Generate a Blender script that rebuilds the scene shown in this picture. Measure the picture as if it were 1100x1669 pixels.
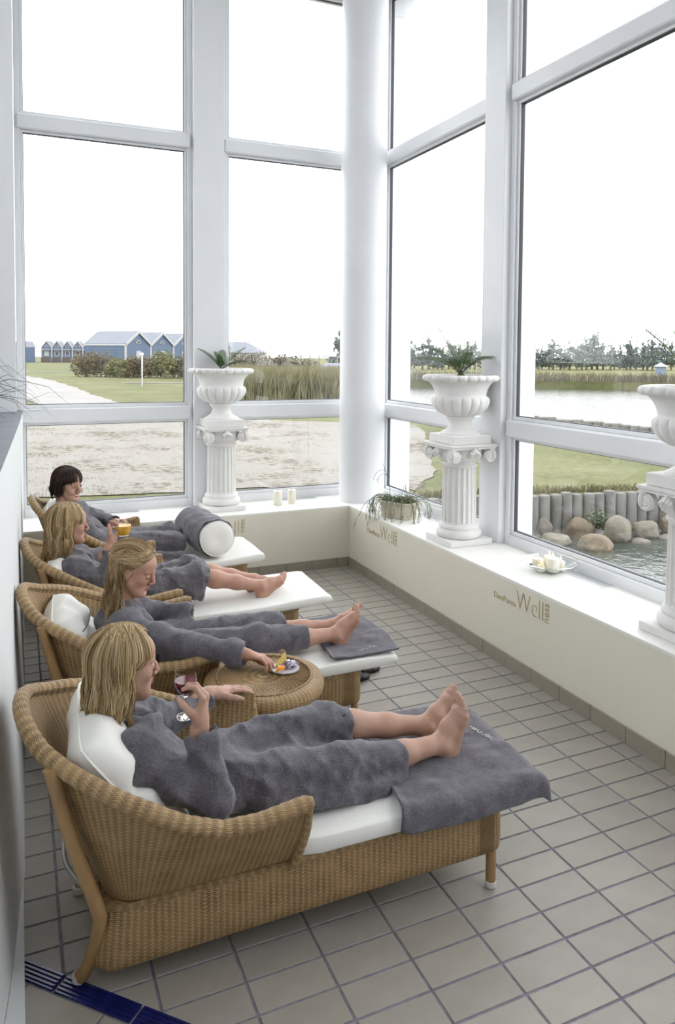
import bpy, bmesh, math, random
import numpy as np
from mathutils import Vector, Matrix
PI = math.pi
random.seed(7); rng = np.random.default_rng(7)
for o in list(bpy.data.objects): bpy.data.objects.remove(o, do_unlink=True)
SC = bpy.context.scene
COL = SC.collection

# ------------------------------------------------------------------ camera
CAMP = Vector((-2.8018, -6.1233, 1.9425))
cam_d = bpy.data.cameras.new('camera'); cam = bpy.data.objects.new('camera', cam_d); COL.objects.link(cam)
_F = Vector((0.39960, 0.91559, -0.04469)); _R = Vector((0.91652, -0.39995, 0.00739))
_F.normalize(); _R = (_R - _F*_R.dot(_F)).normalized(); _U = _R.cross(_F)
cam.matrix_world = Matrix(((_R.x, _U.x, -_F.x, CAMP.x), (_R.y, _U.y, -_F.y, CAMP.y), (_R.z, _U.z, -_F.z, CAMP.z), (0, 0, 0, 1)))
cam_d.sensor_fit = 'HORIZONTAL'; cam_d.sensor_width = 36.0
cam_d.lens = 1201.38/1100*36.0
cam_d.shift_y = -(834.5-632.06)/1100
cam_d.clip_start = 0.05; cam_d.clip_end = 2000
SC.camera = cam

# ------------------------------------------------------------------ light: bright overcast sky all around
W = bpy.data.worlds.new('overcast_sky'); SC.world = W; W.use_nodes = True
_bg = W.node_tree.nodes['Background']; _bg.inputs[0].default_value = (0.95, 0.975, 1.0, 1); _bg.inputs[1].default_value = 2.0
SC.view_settings.view_transform = 'Standard'; SC.view_settings.look = 'None'
SC.view_settings.exposure = 0.95; SC.view_settings.gamma = 1.0
SC.view_settings.use_curve_mapping = False

# ------------------------------------------------------------------ helpers
def link(o, parent=None):
    COL.objects.link(o)
    if parent is not None: o.parent = parent
    return o
def mesh_obj(name, verts, faces, mat=None, parent=None, smooth=False, uv=None, mats=None, fmat=None, auto=None):
    me = bpy.data.meshes.new(name)
    me.from_pydata([tuple(map(float, v)) for v in verts], [], [tuple(int(i) for i in f) for f in faces])
    if uv is not None:
        lay = me.uv_layers.new(name='UVMap')
        vi = np.empty(len(me.loops), dtype=np.int32); me.loops.foreach_get('vertex_index', vi)
        lay.data.foreach_set('uv', np.asarray(uv, dtype=np.float32)[vi].ravel())
    if mats:
        for m in mats: me.materials.append(m)
    elif mat: me.materials.append(mat)
    if fmat is not None: me.polygons.foreach_set('material_index', np.asarray(fmat, dtype=np.int32))
    if smooth: me.polygons.foreach_set('use_smooth', np.ones(len(me.polygons), dtype=bool))
    me.update()
    if smooth and auto is not None:
        try: me.set_sharp_from_angle(angle=math.radians(auto))
        except Exception: pass
    return link(bpy.data.objects.new(name, me), parent)
def tag(o, label=None, cat=None, group=None, kind=None):
    if label: o['label'] = label
    if cat: o['category'] = cat
    if group: o['group'] = group
    if kind: o['kind'] = kind
    return o
def empty(name, loc=(0, 0, 0), rz=0, parent=None):
    o = bpy.data.objects.new(name, None); o.location = loc; o.rotation_euler = (0, 0, rz); o.empty_display_size = .05
    return link(o, parent)
class MB:
    """collects pieces of one part"""
    def __init__(s): s.v = []; s.f = []; s.uv = []
    def add(s, v, f, uv=None):
        n = len(s.v); s.v.extend([tuple(map(float, p)) for p in v]); s.f.extend([tuple(int(i)+n for i in q) for q in f])
        s.uv.extend([tuple(q) for q in uv] if uv is not None else [(p[0], p[2]) for p in v]); return s
    def box(s, x0, x1, y0, y1, z0, z1):
        v = [(x, y, z) for z in (z0, z1) for y in (y0, y1) for x in (x0, x1)]
        return s.add(v, [(0, 2, 3, 1), (4, 5, 7, 6), (0, 1, 5, 4), (2, 6, 7, 3), (0, 4, 6, 2), (1, 3, 7, 5)])
    def cbox(s, x0, x1, y0, y1, z0, z1, c=.004):
        """box with chamfered top edge"""
        v = [(x0, y0, z0), (x1, y0, z0), (x1, y1, z0), (x0, y1, z0), (x0, y0, z1-c), (x1, y0, z1-c), (x1, y1, z1-c), (x0, y1, z1-c),
             (x0+c, y0+c, z1), (x1-c, y0+c, z1), (x1-c, y1-c, z1), (x0+c, y1-c, z1)]
        f = [(3, 2, 1, 0), (8, 9, 10, 11)]
        for a in (0, 4):
            for i in range(4): f.append((a+i, a+(i+1) % 4, a+4+(i+1) % 4, a+4+i))
        return s.add(v, f)
    def tube(s, pts, r, n=10, caps=True, closed=False, uvs=(1, 1)):
        v, f, uv = tube_geo(pts, r, n, caps, closed)
        return s.add(v, f, uv)
    def lathe(s, prof, n=32, ctr=(0, 0, 0), rmod=None, cap=True):
        v = []; uv = []
        for j, (r, z) in enumerate(prof):
            for i in range(n):
                a = 2*PI*i/n; rr = r*(rmod(a, j) if rmod else 1)
                v.append((ctr[0]+rr*math.cos(a), ctr[1]+rr*math.sin(a), ctr[2]+z)); uv.append((a*max(r, .001), z))
        f = []
        m = len(prof)
        for j in range(m-1):
            for i in range(n): f.append((j*n+i, j*n+(i+1) % n, (j+1)*n+(i+1) % n, (j+1)*n+i))
        if cap: f.append(tuple(range(n-1, -1, -1))); f.append(tuple((m-1)*n+i for i in range(n)))
        return s.add(v, f, uv)
    def build(s, name, mat, parent=None, smooth=False, auto=40, uv=True):
        return mesh_obj(name, s.v, s.f, mat, parent, smooth, s.uv if uv else None, auto=auto if smooth else None)
def tube_geo(pts, r, n=10, caps=True, closed=False):
    P = np.array(pts, float); m = len(P)
    R = np.full(m, r, float) if np.isscalar(r) else np.array(r, float)
    T = np.gradient(P, axis=0)
    if closed: T = np.roll(P, -1, 0)-np.roll(P, 1, 0)
    T /= np.maximum(np.linalg.norm(T, axis=1), 1e-9)[:, None]
    a = np.array((0, 0, 1.)) if abs(T[0][2]) < .9 else np.array((1., 0, 0))
    N = np.cross(T[0], a); N /= np.linalg.norm(N)
    v = []; uv = []; L = 0
    for i in range(m):
        if i:
            N = N-T[i]*np.dot(N, T[i]); N /= max(np.linalg.norm(N), 1e-9); L += np.linalg.norm(P[i]-P[i-1])
        B = np.cross(T[i], N)
        for k in range(n):
            t = 2*PI*k/n
            v.append(P[i]+R[i]*(math.cos(t)*N+math.sin(t)*B)); uv.append((L, t*max(R[i], 1e-4)))
    f = []
    for i in range(m-1 if not closed else m):
        j = (i+1) % m
        for k in range(n): f.append((i*n+k, i*n+(k+1) % n, j*n+(k+1) % n, j*n+k))
    if caps and not closed:
        f.append(tuple(range(n-1, -1, -1))); f.append(tuple((m-1)*n+k for k in range(n)))
    return v, f, uv
def grid_faces(nu, nv, wrap=False):
    f = []
    for i in range(nu-1 if not wrap else nu):
        for j in range(nv-1):
            a = i*nv+j; b = ((i+1) % nu)*nv+j
            f.append((a, b, b+1, a+1))
    return f
def spline(pts, n):
    """Catmull-Rom through pts, n samples"""
    P = np.array(pts, float); m = len(P)
    Q = np.vstack([2*P[0]-P[1], P, 2*P[-1]-P[-2]])
    out = []
    for t in np.linspace(0, m-1, n):
        i = min(int(t), m-2); u = t-i; a, b, c, d = Q[i], Q[i+1], Q[i+2], Q[i+3]
        out.append(.5*((2*b)+(c-a)*u+(2*a-5*b+4*c-d)*u*u+(3*b-a-3*c+d)*u**3))
    return np.array(out)
def copy_tree(o, parent=None):
    c = o.copy(); COL.objects.link(c); c.parent = parent
    for ch in list(o.children): copy_tree(ch, c)
    return c

# ------------------------------------------------------------------ materials
def newmat(name):
    m = bpy.data.materials.new(name); m.use_nodes = True
    return m, m.node_tree.nodes, m.node_tree.links, m.node_tree.nodes['Principled BSDF']
def setc(sock, c): sock.default_value = (c[0], c[1], c[2], 1)
def s2l(c):
    """sRGB 0-255 to linear"""
    return tuple((x/255/12.92 if x/255 <= .04045 else ((x/255+.055)/1.055)**2.4) for x in c)
def plain(name, c, rough=.5, var=.0, scale=20., bump=0., bscale=200., metal=0., spec=.5, c2=None, coord='Object', sheen=0., sss=0.):
    m, N, L, B = newmat(name)
    setc(B.inputs['Base Color'], c); B.inputs['Roughness'].default_value = rough; B.inputs['Metallic'].default_value = metal
    B.inputs['Specular IOR Level'].default_value = spec
    if sheen: B.inputs['Sheen Weight'].default_value = sheen; B.inputs['Sheen Roughness'].default_value = .5
    if sss:
        B.inputs['Subsurface Weight'].default_value = sss; B.inputs['Subsurface Radius'].default_value = (.012, .005, .003); B.inputs['Subsurface Scale'].default_value = 1.
    tc = N.new('ShaderNodeTexCoord')
    if var or c2:
        nz = N.new('ShaderNodeTexNoise'); nz.inputs['Scale'].default_value = scale; nz.inputs['Detail'].default_value = 5
        L.new(tc.outputs[coord], nz.inputs['Vector'])
        rp = N.new('ShaderNodeValToRGB')
        a = tuple(x*(1-var) for x in c); b = c2 if c2 else tuple(min(1, x*(1+var)) for x in c)
        setc_r(rp, [(.3, a), (.7, b)])
        L.new(nz.outputs['Fac'], rp.inputs['Fac']); L.new(rp.outputs['Color'], B.inputs['Base Color'])
    if bump:
        n2 = N.new('ShaderNodeTexNoise'); n2.inputs['Scale'].default_value = bscale; n2.inputs['Detail'].default_value = 4
        L.new(tc.outputs[coord], n2.inputs['Vector'])
        bp = N.new('ShaderNodeBump'); bp.inputs['Strength'].default_value = 1; bp.inputs['Distance'].default_value = bump
        L.new(n2.outputs['Fac'], bp.inputs['Height']); L.new(bp.outputs['Normal'], B.inputs['Normal'])
    return m
def setc_r(rp, stops):
    e = rp.color_ramp.elements
    while len(e) > 1: e.remove(e[-1])
    e[0].position = stops[0][0]; e[0].color = (*stops[0][1], 1)
    for p, c in stops[1:]:
        q = e.new(p); q.color = (*c, 1)
def math_n(N, L, op, a, b=None, c=None):
    n = N.new('ShaderNodeMath'); n.operation = op
    for i, x in enumerate((a, b, c)):
        if x is None: continue
        if isinstance(x, (int, float)): n.inputs[i].default_value = x
        else: L.new(x, n.inputs[i])
    return n.outputs[0]
def wicker(name, lo, hi, pu=.020, pv=.0062, depth=.003):
    """woven cane on a UV in metres: stakes every pu along u, strands every pv along v"""
    m, N, L, B = newmat(name)
    uv = N.new('ShaderNodeUVMap'); uv.uv_map = 'UVMap'
    sx = N.new('ShaderNodeSeparateXYZ'); L.new(uv.outputs[0], sx.inputs[0])
    v = math_n(N, L, 'DIVIDE', sx.outputs[1], pv); row = math_n(N, L, 'FLOOR', v); fr = math_n(N, L, 'FRACT', v)
    strand = math_n(N, L, 'SINE', math_n(N, L, 'MULTIPLY', fr, PI))
    ph = math_n(N, L, 'MULTIPLY', row, PI)
    w = math_n(N, L, 'COSINE', math_n(N, L, 'ADD', math_n(N, L, 'MULTIPLY', sx.outputs[0], PI/pu), ph))
    rib = math_n(N, L, 'ABSOLUTE', math_n(N, L, 'SINE', math_n(N, L, 'MULTIPLY', sx.outputs[0], PI/pu)))
    h = math_n(N, L, 'MULTIPLY', strand, math_n(N, L, 'MULTIPLY_ADD', w, .22, .5))
    h = math_n(N, L, 'MULTIPLY_ADD', math_n(N, L, 'SUBTRACT', 1., rib), .38, h)
    tc = N.new('ShaderNodeTexCoord'); nz = N.new('ShaderNodeTexNoise'); nz.inputs['Scale'].default_value = 14; nz.inputs['Detail'].default_value = 6
    L.new(tc.outputs['Object'], nz.inputs['Vector'])
    n2 = N.new('ShaderNodeTexNoise'); n2.inputs['Scale'].default_value = 160; L.new(tc.outputs['Object'], n2.inputs['Vector'])
    hh = math_n(N, L, 'ADD', h, math_n(N, L, 'MULTIPLY_ADD', nz.outputs['Fac'], .5, -.25))
    hh = math_n(N, L, 'ADD', hh, math_n(N, L, 'MULTIPLY_ADD', n2.outputs['Fac'], .3, -.15))
    rp = N.new('ShaderNodeValToRGB'); mid = tuple((a+2*b)/3 for a, b in zip(lo, hi))
    setc_r(rp, [(.05, lo), (.4, mid), (.95, hi)])
    L.new(hh, rp.inputs['Fac']); L.new(rp.outputs['Color'], B.inputs['Base Color'])
    bp = N.new('ShaderNodeBump'); bp.inputs['Strength'].default_value = .9; bp.inputs['Distance'].default_value = depth
    L.new(h, bp.inputs['Height']); L.new(bp.outputs['Normal'], B.inputs['Normal'])
    B.inputs['Roughness'].default_value = .5; B.inputs['Specular IOR Level'].default_value = .35
    return m
def pane_mat(name, refl=.035, tint=(1, 1, 1)):
    """thin clear window glass: clear straight through, a mirror by Fresnel"""
    m, N, L, B = newmat(name); N.remove(B)
    out = N['Material Output']; t = N.new('ShaderNodeBsdfTransparent'); setc(t.inputs[0], tint)
    g = N.new('ShaderNodeBsdfGlossy'); g.inputs['Roughness'].default_value = .0
    lw = N.new('ShaderNodeLayerWeight'); lw.inputs['Blend'].default_value = .5
    fr = math_n(N, L, 'MULTIPLY_ADD', math_n(N, L, 'POWER', lw.outputs['Facing'], 5.), .85, refl)
    mx = N.new('ShaderNodeMixShader'); L.new(fr, mx.inputs[0]); L.new(t.outputs[0], mx.inputs[1]); L.new(g.outputs[0], mx.inputs[2])
    L.new(mx.outputs[0], out.inputs['Surface']); return m
M = {}
M['frame'] = plain('white_paint', (.80, .81, .83), .35, var=.02, scale=3)
M['plaster'] = plain('white_plaster', (.78, .79, .81), .7, var=.02, scale=2)
M['cream'] = plain('cream_paint', (.78, .745, .63), .6, var=.015, scale=3, bump=.0006, bscale=60)
M['sill'] = plain('white_sill', (.86, .85, .80), .45, var=.015, scale=4)
M['grout'] = plain('grout', (.205, .197, .235), .9, var=.25, scale=30)
M['tiles'] = []
for i, c in enumerate(((.335, .308, .262), (.354, .327, .281), (.32, .297, .258), (.342, .312, .274))):
    M['tiles'].append(plain('stone_tile_%d' % i, c, .42, var=.055, scale=9, bump=.0004, bscale=120))
M['basetile'] = plain('skirting_tile', (.32, .285, .225), .45, var=.06, scale=8)
M['blue'] = plain('cobalt_tile', (.010, .014, .11), .2, var=.3, scale=20)
M['slate'] = plain('slate_slab', (.16, .17, .20), .5, var=.15, scale=6)
M['wallgrey'] = plain('pale_grey_render', (.72, .74, .74), .6, var=.02, scale=2)
M['pane'] = pane_mat('window_glass')
M['seal'] = plain('dark_gasket', (.06, .06, .07), .6)
M['steel'] = plain('brushed_steel', (.55, .55, .56), .35, metal=.8)
M['darkgap'] = plain('dark_gap', (.03, .03, .03), .8)
M['wick'] = wicker('golden_wicker', (.055, .027, .010), (.47, .31, .145))
M['wickrim'] = wicker('wicker_braid', (.075, .038, .016), (.53, .36, .18), pu=.034, pv=.0058, depth=.003)
M['cane'] = plain('rattan_cane', (.33, .20, .085), .38, var=.18, scale=9, bump=.0008, bscale=40)
M['whitefab'] = plain('white_canvas', (.82, .81, .77), .8, var=.02, scale=5, bump=.004, bscale=9)
M['terry'] = None

# ================================================================== THE ROOM
H = .5585; DF = .552; DR = .537; ZB = .664; ZL = 1.352; ZT = 1.475; ZU = 3.774; ZV = 3.895; ZTOP = 5.45
# ---- floor: grout bed + tiles
fl = tag(MB().box(-3.4, .02, -9.5, .02, -.12, -.0035).build('floor', M['grout'], uv=False), kind='structure')
TW, TD, TX0, TY0 = .2576, .12543, -1.3978, -4.001; GW = .0045
SL = -6.488                                            # blue strip along x + y = SL
def clip(poly, a, b, c):
    out = []
    for i in range(len(poly)):
        p, q = poly[i], poly[(i+1) % len(poly)]; dp = a*p[0]+b*p[1]-c; dq = a*q[0]+b*q[1]-c
        if dp >= 0: out.append(p)
        if (dp >= 0) != (dq >= 0):
            t = dp/(dp-dq); out.append((p[0]+t*(q[0]-p[0]), p[1]+t*(q[1]-p[1])))
    return out
def slab(poly, z0, z1, c=.002):
    n = len(poly); cx = sum(p[0] for p in poly)/n; cy = sum(p[1] for p in poly)/n
    ins = []
    for p in poly:
        d = math.hypot(p[0]-cx, p[1]-cy) or 1; k = max(0, 1-c*1.4/d); ins.append((cx+(p[0]-cx)*k, cy+(p[1]-cy)*k))
    v = [(x, y, z0) for x, y in poly]+[(x, y, z1-c*.6) for x, y in poly]+[(x, y, z1) for x, y in ins]
    f = [tuple(range(2*n, 3*n))]
    for a in (0, n):
        for i in range(n): f.append((a+i, a+(i+1) % n, a+n+(i+1) % n, a+n+i))
    return v, f
tiles = []
for i in range(-7, 7):
    for j in range(-26, 34):
        x0, x1 = TX0+i*TW+GW, TX0+(i+1)*TW-GW; y1, y0 = TY0+(j+1)*TD-GW, TY0+j*TD+GW
        x0 = max(x0, -2.80); x1 = min(x1, -.012); y1 = min(y1, -.012)
        if x1-x0 < .02 or y1-y0 < .02: continue
        poly = clip([(x0, y0), (x1, y0), (x1, y1), (x0, y1)], 1, 1, SL+.045)
        if len(poly) < 3: continue
        c = Vector((sum(p[0] for p in poly)/len(poly), sum(p[1] for p in poly)/len(poly), 0))
        d = c-CAMP; w = d.dot(_F)
        if w <= .1: seen = 0
        else:
            px = 550+1201.4*d.dot(_R)/w; py = 632-1201.4*d.dot(_U)/w
            seen = 1/w**2 if (-60 < px < 1160 and py < 1740) else 0
        tiles.append((seen, poly))
tiles.sort(key=lambda t: -t[0])
rest = MB(); tmesh = {}
for k, (s, poly) in enumerate(tiles):
    if k < 300 and s > 0:
        cx = sum(p[0] for p in poly)/len(poly); cy = sum(p[1] for p in poly)/len(poly)
        loc = [(round(p[0]-cx, 4), round(p[1]-cy, 4)) for p in poly]; mi = random.randrange(4); key = (tuple(loc), mi)
        if key not in tmesh:
            v, f = slab(loc, -.010, 0)
            o = mesh_obj('tile', v, f, M['tiles'][mi], fl); tmesh[key] = o.data
        else: o = link(bpy.data.objects.new('tile', tmesh[key]), fl)
        o.location = (cx, cy, random.uniform(-.0006, .0003))
    else: rest.add(*slab(poly, -.010, 0))
tag(rest.build('tile_field', M['tiles'][1], fl, uv=False), kind='stuff')
# blue ribbed border tiles and the diagonal tiles beyond them
e1 = np.array((1, -1))/math.sqrt(2); e2 = np.array((-1, -1))/math.sqrt(2)
org = np.array((-2.703, -3.785))
def diag(s0, s1, t0, t1): return [tuple(org+e1*s+e2*t) for s, t in ((s0, t0), (s0, t1), (s1, t1), (s1, t0))]
for k in range(-1, 8):
    s0, s1 = k*.286+.004, (k+1)*.286-.004
    bt = MB(); v, f = slab(clip(diag(s0, s1, -.038, .024), 1, 0, -2.80), -.01, .002); bt.add(v, f)
    b = bt.build('border_tile', M['blue'], fl, uv=False)
    rib = MB()
    for q in range(4):
        pl = clip(diag(s0+.003, s1-.003, -.033+q*.0135, -.026+q*.0135), 1, 0, -2.80)
        if len(pl) > 2: rib.add(*slab(pl, .001, .0055, .001))
    if rib.v: rib.build('rib', M['blue'], b, uv=False)
    for r in range(3):
        pl = clip(diag(s0-.09, s1-.09, .032+r*.26, .284+r*.26), 1, 0, -2.80)
        if len(pl) > 2 and k < 4: mesh_obj('tile', *slab(pl, -.01, 0), M['tiles'][(k+r) % 4], fl)
# ---- low walls with deep sills
wr = tag(MB().box(0, .70, -9.5, .70, -.12, H-.018).build('wall_right', M['cream'], uv=False), kind='structure')
mb = MB(); mb.cbox(-.001, .56, -7.2, .56, H-.018, H, .003); mb.build('sill', M['sill'], wr, uv=False)
wf = tag(MB().box(-3.2, .0, 0, .70, -.12, H-.018).build('wall_far', M['cream'], uv=False), kind='structure')
mb = MB(); mb.cbox(-3.2, -.001, -.001, .56, H-.018, H, .003); mb.build('sill', M['sill'], wf, uv=False)
bb = tag(MB().box(-.006, .002, -7.2, 0, -.01, .082).build('baseboard_right', M['grout'], uv=False), kind='structure')
y = -2.146+.2477*8
edges = [-.013]+[-2.146+.2477*k for k in range(8, -20, -1)]
for a, b_ in zip(edges[:-1], edges[1:]):
    MB().cbox(-.013, -.004, b_+.0025, a-.0025, 0, .0857, .002).build('skirting_tile', M['basetile'], bb, uv=False)
bb = tag(MB().box(-2.8, 0, -.006, .002, -.01, .082).build('baseboard_far', M['grout'], uv=False), kind='structure')
edges = [-.013]+[-.125-.2477*k for k in range(0, 12)]
for a, b_ in zip(edges[:-1], edges[1:]):
    MB().cbox(b_+.0025, a-.0025, -.013, -.004, 0, .0857, .002).build('skirting_tile', M['basetile'], bb, uv=False)
# ---- pillars
def pier(n, x0, x1, y0, y1, z0=H, z1=ZTOP, m='frame'):
    o = MB().box(x0, x1, y0, y1, z0, z1).build('trim_%d' % n, M[m], uv=False)
    md = o.modifiers.new('bev', 'BEVEL'); md.width = .004; md.segments = 2
    return tag(o, kind='structure')
pier(1, -4.6, -2.80, .36, .80, -.1)
pier(2, -1.335, -1.06, .455, .78)
pier(3, .45, .76, -1.66, -1.405)
pier(4, .45, .76, -4.45, -4.20)
pier(5, .575, .80, .315, .80)
col = MB(); col.lathe([(.215, 0), (.215, 4.9)], 64, (.222, .215, H)); 
tag(col.build('corner_column', M['frame'], smooth=True, uv=False), 'thick smooth white round column in the corner between the two window walls', 'column')
# ---- windows
def window(n, axis, a0, a1, plane, zs):
    """axis x: runs along x at y = plane; axis y: runs along y at x = plane. zs: rails"""
    root = tag(empty('window_%d' % n), kind='structure')
    def bx(name, s0, s1, d0, d1, z0, z1, m='frame', ch=.004):
        mb = MB()
        if axis == 'x': mb.box(s0, s1, plane+d0, plane+d1, z0, z1)
        else: mb.box(plane+d0, plane+d1, s0, s1, z0, z1)
        o = mb.build(name, M[m], root, uv=False)
        if ch: md = o.modifiers.new('bev', 'BEVEL'); md.width = ch; md.segments = 1
        return o
    F = .045
    bx('jamb', a0-F, a0, -.03, .07, H, ZTOP); bx('jamb', a1, a1+F, -.03, .07, H, ZTOP)
    zlo = zs[0][1]
    for i, (z0, z1) in enumerate(zs):
        if i == 0: bx('bottom_rail', a0, a1, -.03, .07, z0, z1-.035)
        elif i < len(zs)-1:
            bx('transom', a0-F*.6, a1+F*.6, -.055, .07, z0, z1, ch=.010)
        else: bx('top_rail', a0, a1, -.03, .07, z0, z1)
    for (z0, z1), (y0, y1) in zip(zs[:-1], zs[1:]):
        lo, hi = z1, y0
        if z1 == zlo: lo = z1-.035
        for (s0, s1, q0, q1) in ((a0, a1, lo, lo+.028), (a0, a1, hi-.022, hi), (a0, a0+.022, lo+.028, hi-.022), (a1-.022, a1, lo+.028, hi-.022)):
            bx('bead', s0, s1, -.008, .05, q0, q1, ch=.003)
        g = .005
        for (s0, s1, q0, q1) in ((a0+.022, a1-.022, lo+.028, lo+.028+g), (a0+.022, a1-.022, hi-.022-g, hi-.022), (a0+.022, a0+.022+g, lo+.028, hi-.022), (a1-.022-g, a1-.022, lo+.028, hi-.022)):
            bx('gasket', s0, s1, .004, .032, q0, q1, 'seal', 0)
        bx('pane', a0+.02, a1-.02, .014, .020, lo+.026, hi-.02, 'pane', 0)
ZS = [(H-.005, ZB), (ZL, ZT), (ZU, ZV), (5.36, ZTOP)]
window(1, 'x', -2.752, -1.380, DF, ZS)
window(2, 'x', -1.015, .53, DF, ZS)
window(3, 'y', -1.36, .32, DR, ZS)
window(4, 'y', -4.155, -1.705, DR, ZS)
window(5, 'y', -6.9, -4.495, DR, ZS)
pier(7, .45, .76, -9.5, -6.945)
# ---- ceiling high above
tag(MB().box(-5.2, .85, -9.5, .85, ZTOP, ZTOP+.15).build('ceiling', M['plaster'], uv=False), kind='structure')
tag(MB().box(-5.2, .85, -9.6, -9.4, -.12, ZTOP).build('wall_back', M['plaster'], uv=False), kind='structure')
ws = MB(); ws.box(-5.3, -5.15, -9.5, .85, -.12, 3.8); ws.box(-5.3, -5.15, -9.5, .85, 4.9, ZTOP)          # long unseen opening high at the left, added to let in fill light
for q in (-9.5, -7.0, -4.5, -2.0, .60): ws.box(-5.3, -5.15, q, q+.25, 3.8, 4.9)
tag(ws.build('wall_side', M['plaster'], uv=False), kind='structure')
tag(MB().box(-5.2, -3.4, -9.5, .36, -.3, -.12).build('floor_beyond', M['grout'], uv=False), kind='structure')
# ---- low wall at the left, its face leaning back, with a slate top
base = [(-2.763, .5), (-2.768, -.75), (-2.790, -2.9), (-2.797, -3.284), (-2.847, -3.868), (-2.93, -4.4), (-3.1, -5.2), (-3.3, -6.0)]
topl = [(-2.752, .5), (-2.790, -.75), (-2.868, -2.9), (-2.885, -3.284), (-2.915, -3.868), (-2.97, -4.4), (-3.13, -5.2), (-3.33, -6.0)]
ZW = 1.4515
bs = spline(base, 50); tp = spline(topl, 50)
v = []; 
for k in range(9):
    t = k/8; v += [(*(b*(1-t)+q*t), t*ZW) for b, q in zip(bs, tp)]
f = [(k*50+i, k*50+i+1, (k+1)*50+i+1, (k+1)*50+i) for k in range(8) for i in range(49)]
n0 = len(v); v += [(-4.6, .5, 0), (-4.6, -6, 0), (-4.6, .5, ZW), (-4.6, -6, ZW)]
f += [(n0, n0+1, n0+3, n0+2), (49, n0+1, 0+n0+1, 49)] if False else [(n0, n0+2, n0+3, n0+1), tuple([k*50+49 for k in range(9)]+[n0+3, n0+1])]
wl = tag(mesh_obj('wall_left', v, f, M['wallgrey'], smooth=True, auto=40), kind='structure')
pl = [tuple(p) for p in tp]+[(-4.6, -6), (-4.6, .36), (-2.80, .36)][:2]+[(-4.6, .5)]
n = len(pl); vv = [(x, y_, ZW) for x, y_ in pl]+[(x, y_, ZW+.012) for x, y_ in pl]
ff = [tuple(range(2*n-1, n-1, -1))]+[(i, (i+1) % n, n+(i+1) % n, n+i) for i in range(n)]
mesh_obj('slate_top', vv, ff, M['slate'], wl)
# raised kerb where the wall turns away
kp = [(-2.797, -3.284)]+[tuple(p) for p in spline(base[3:7], 14)]+[(-2.80, -5.2)]
n = len(kp); vv = [(x, y_, -.01) for x, y_ in kp]+[(x, y_, .035) for x, y_ in kp]
ff = [tuple(range(2*n-1, n-1, -1)), tuple(range(n, 2*n))][1:]+[(i, (i+1) % n, n+(i+1) % n, n+i) for i in range(n)]
tag(mesh_obj('trim_6', vv, ff, M['wallgrey']), kind='structure')
# ---- air grilles let into the sills
def grille(x, y, lx, ly, label):
    g = tag(empty('air_grille', (x, y, H)), label, 'vent', 'air grilles in the window sills')
    fr = MB(); t = .012
    for q in ((-lx/2, lx/2, -ly/2, -ly/2+t), (-lx/2, lx/2, ly/2-t, ly/2), (-lx/2, -lx/2+t, -ly/2+t, ly/2-t), (lx/2-t, lx/2, -ly/2+t, ly/2-t)): fr.box(*q, 0, .004)
    fr.build('frame', M['frame'], g, uv=False)
    MB().box(-lx/2+t, lx/2-t, -ly/2+t, ly/2-t, 0, .0008).build('slot_bed', M['darkgap'], g, uv=False)
    sl = MB(); L = max(lx, ly); nb = int(L/.012)
    for k in range(1, nb):
        q = -L/2+t+(L-2*t)*k/nb
        if lx > ly: sl.box(q-.0022, q+.0022, -ly/2+t, ly/2-t, .0008, .003)
        else: sl.box(-lx/2+t, lx/2-t, q-.0022, q+.0022, .0008, .003)
    tag(sl.build('slats', M['frame'], g, uv=False), kind='stuff')
grille(.455, -2.575, .105, .40, 'slotted metal air grille in the sill beside the glass bowl')
grille(.44, -.75, .105, .40, 'slotted metal air grille in the sill behind the trailing plant')
grille(-2.02, .45, .40, .10, 'slotted air grille in the sill behind the dark-haired woman')
grille(-.35, .45, .40, .10, 'slotted air grille in the sill beside the two pale candles')
# ---- gold lettering on the low walls
M['gold'] = plain('gold_lettering', (.50, .37, .13), .4, metal=.25)
def text_mesh(body, thin=0.):
    cu = bpy.data.curves.new('txt', 'FONT'); cu.body = body; cu.size = 1.; cu.extrude = .0005; cu.resolution_u = 3
    cu.offset = -thin
    o = bpy.data.objects.new('txt', cu); COL.objects.link(o)
    dg = bpy.context.evaluated_depsgraph_get(); me = bpy.data.meshes.new_from_object(o.evaluated_get(dg))
    bpy.data.objects.remove(o); me.materials.clear(); me.materials.append(M['gold']); return me
def lettering(loc, rz, label):
    g = tag(empty('wall_lettering', loc, rz), label, 'lettering', 'gold wall lettering')
    def put(name, body, x0, x1, z0, z1, rot=0, thin=0.):
        me = text_mesh(body, thin); co = np.array([v.co[:] for v in me.vertices]); lo, hi = co.min(0), co.max(0)
        for vtx in me.vertices:
            u, w_ = (vtx.co.x-lo[0])/(hi[0]-lo[0]), (vtx.co.y-lo[1])/(hi[1]-lo[1])
            if rot: u, w_ = 1-w_, u
            vtx.co = (x0+u*(x1-x0), -.0006+vtx.co.z*-1, z0+w_*(z1-z0))
        link(bpy.data.objects.new(name, me), g)
    put('small_word', 'DanParcs', 0, .222, 0, .036, thin=.008)
    put('large_word', 'Well', .232, .478, 0, .110, thin=.028)
    put('upright_word', 'ness', .498, .530, 0, .113, rot=1, thin=.008)
    return g
lettering((-.0015, -.395, .402), -PI/2, 'gold wellness lettering on the low wall under the trailing plant')
lettering((-.0015, -2.247, .400), -PI/2, 'gold wellness lettering on the low wall below the glass bowl')
lettering((-1.53, -.0015, .400), 0, 'gold wellness lettering on the far low wall, half hidden by the bolster')

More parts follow.
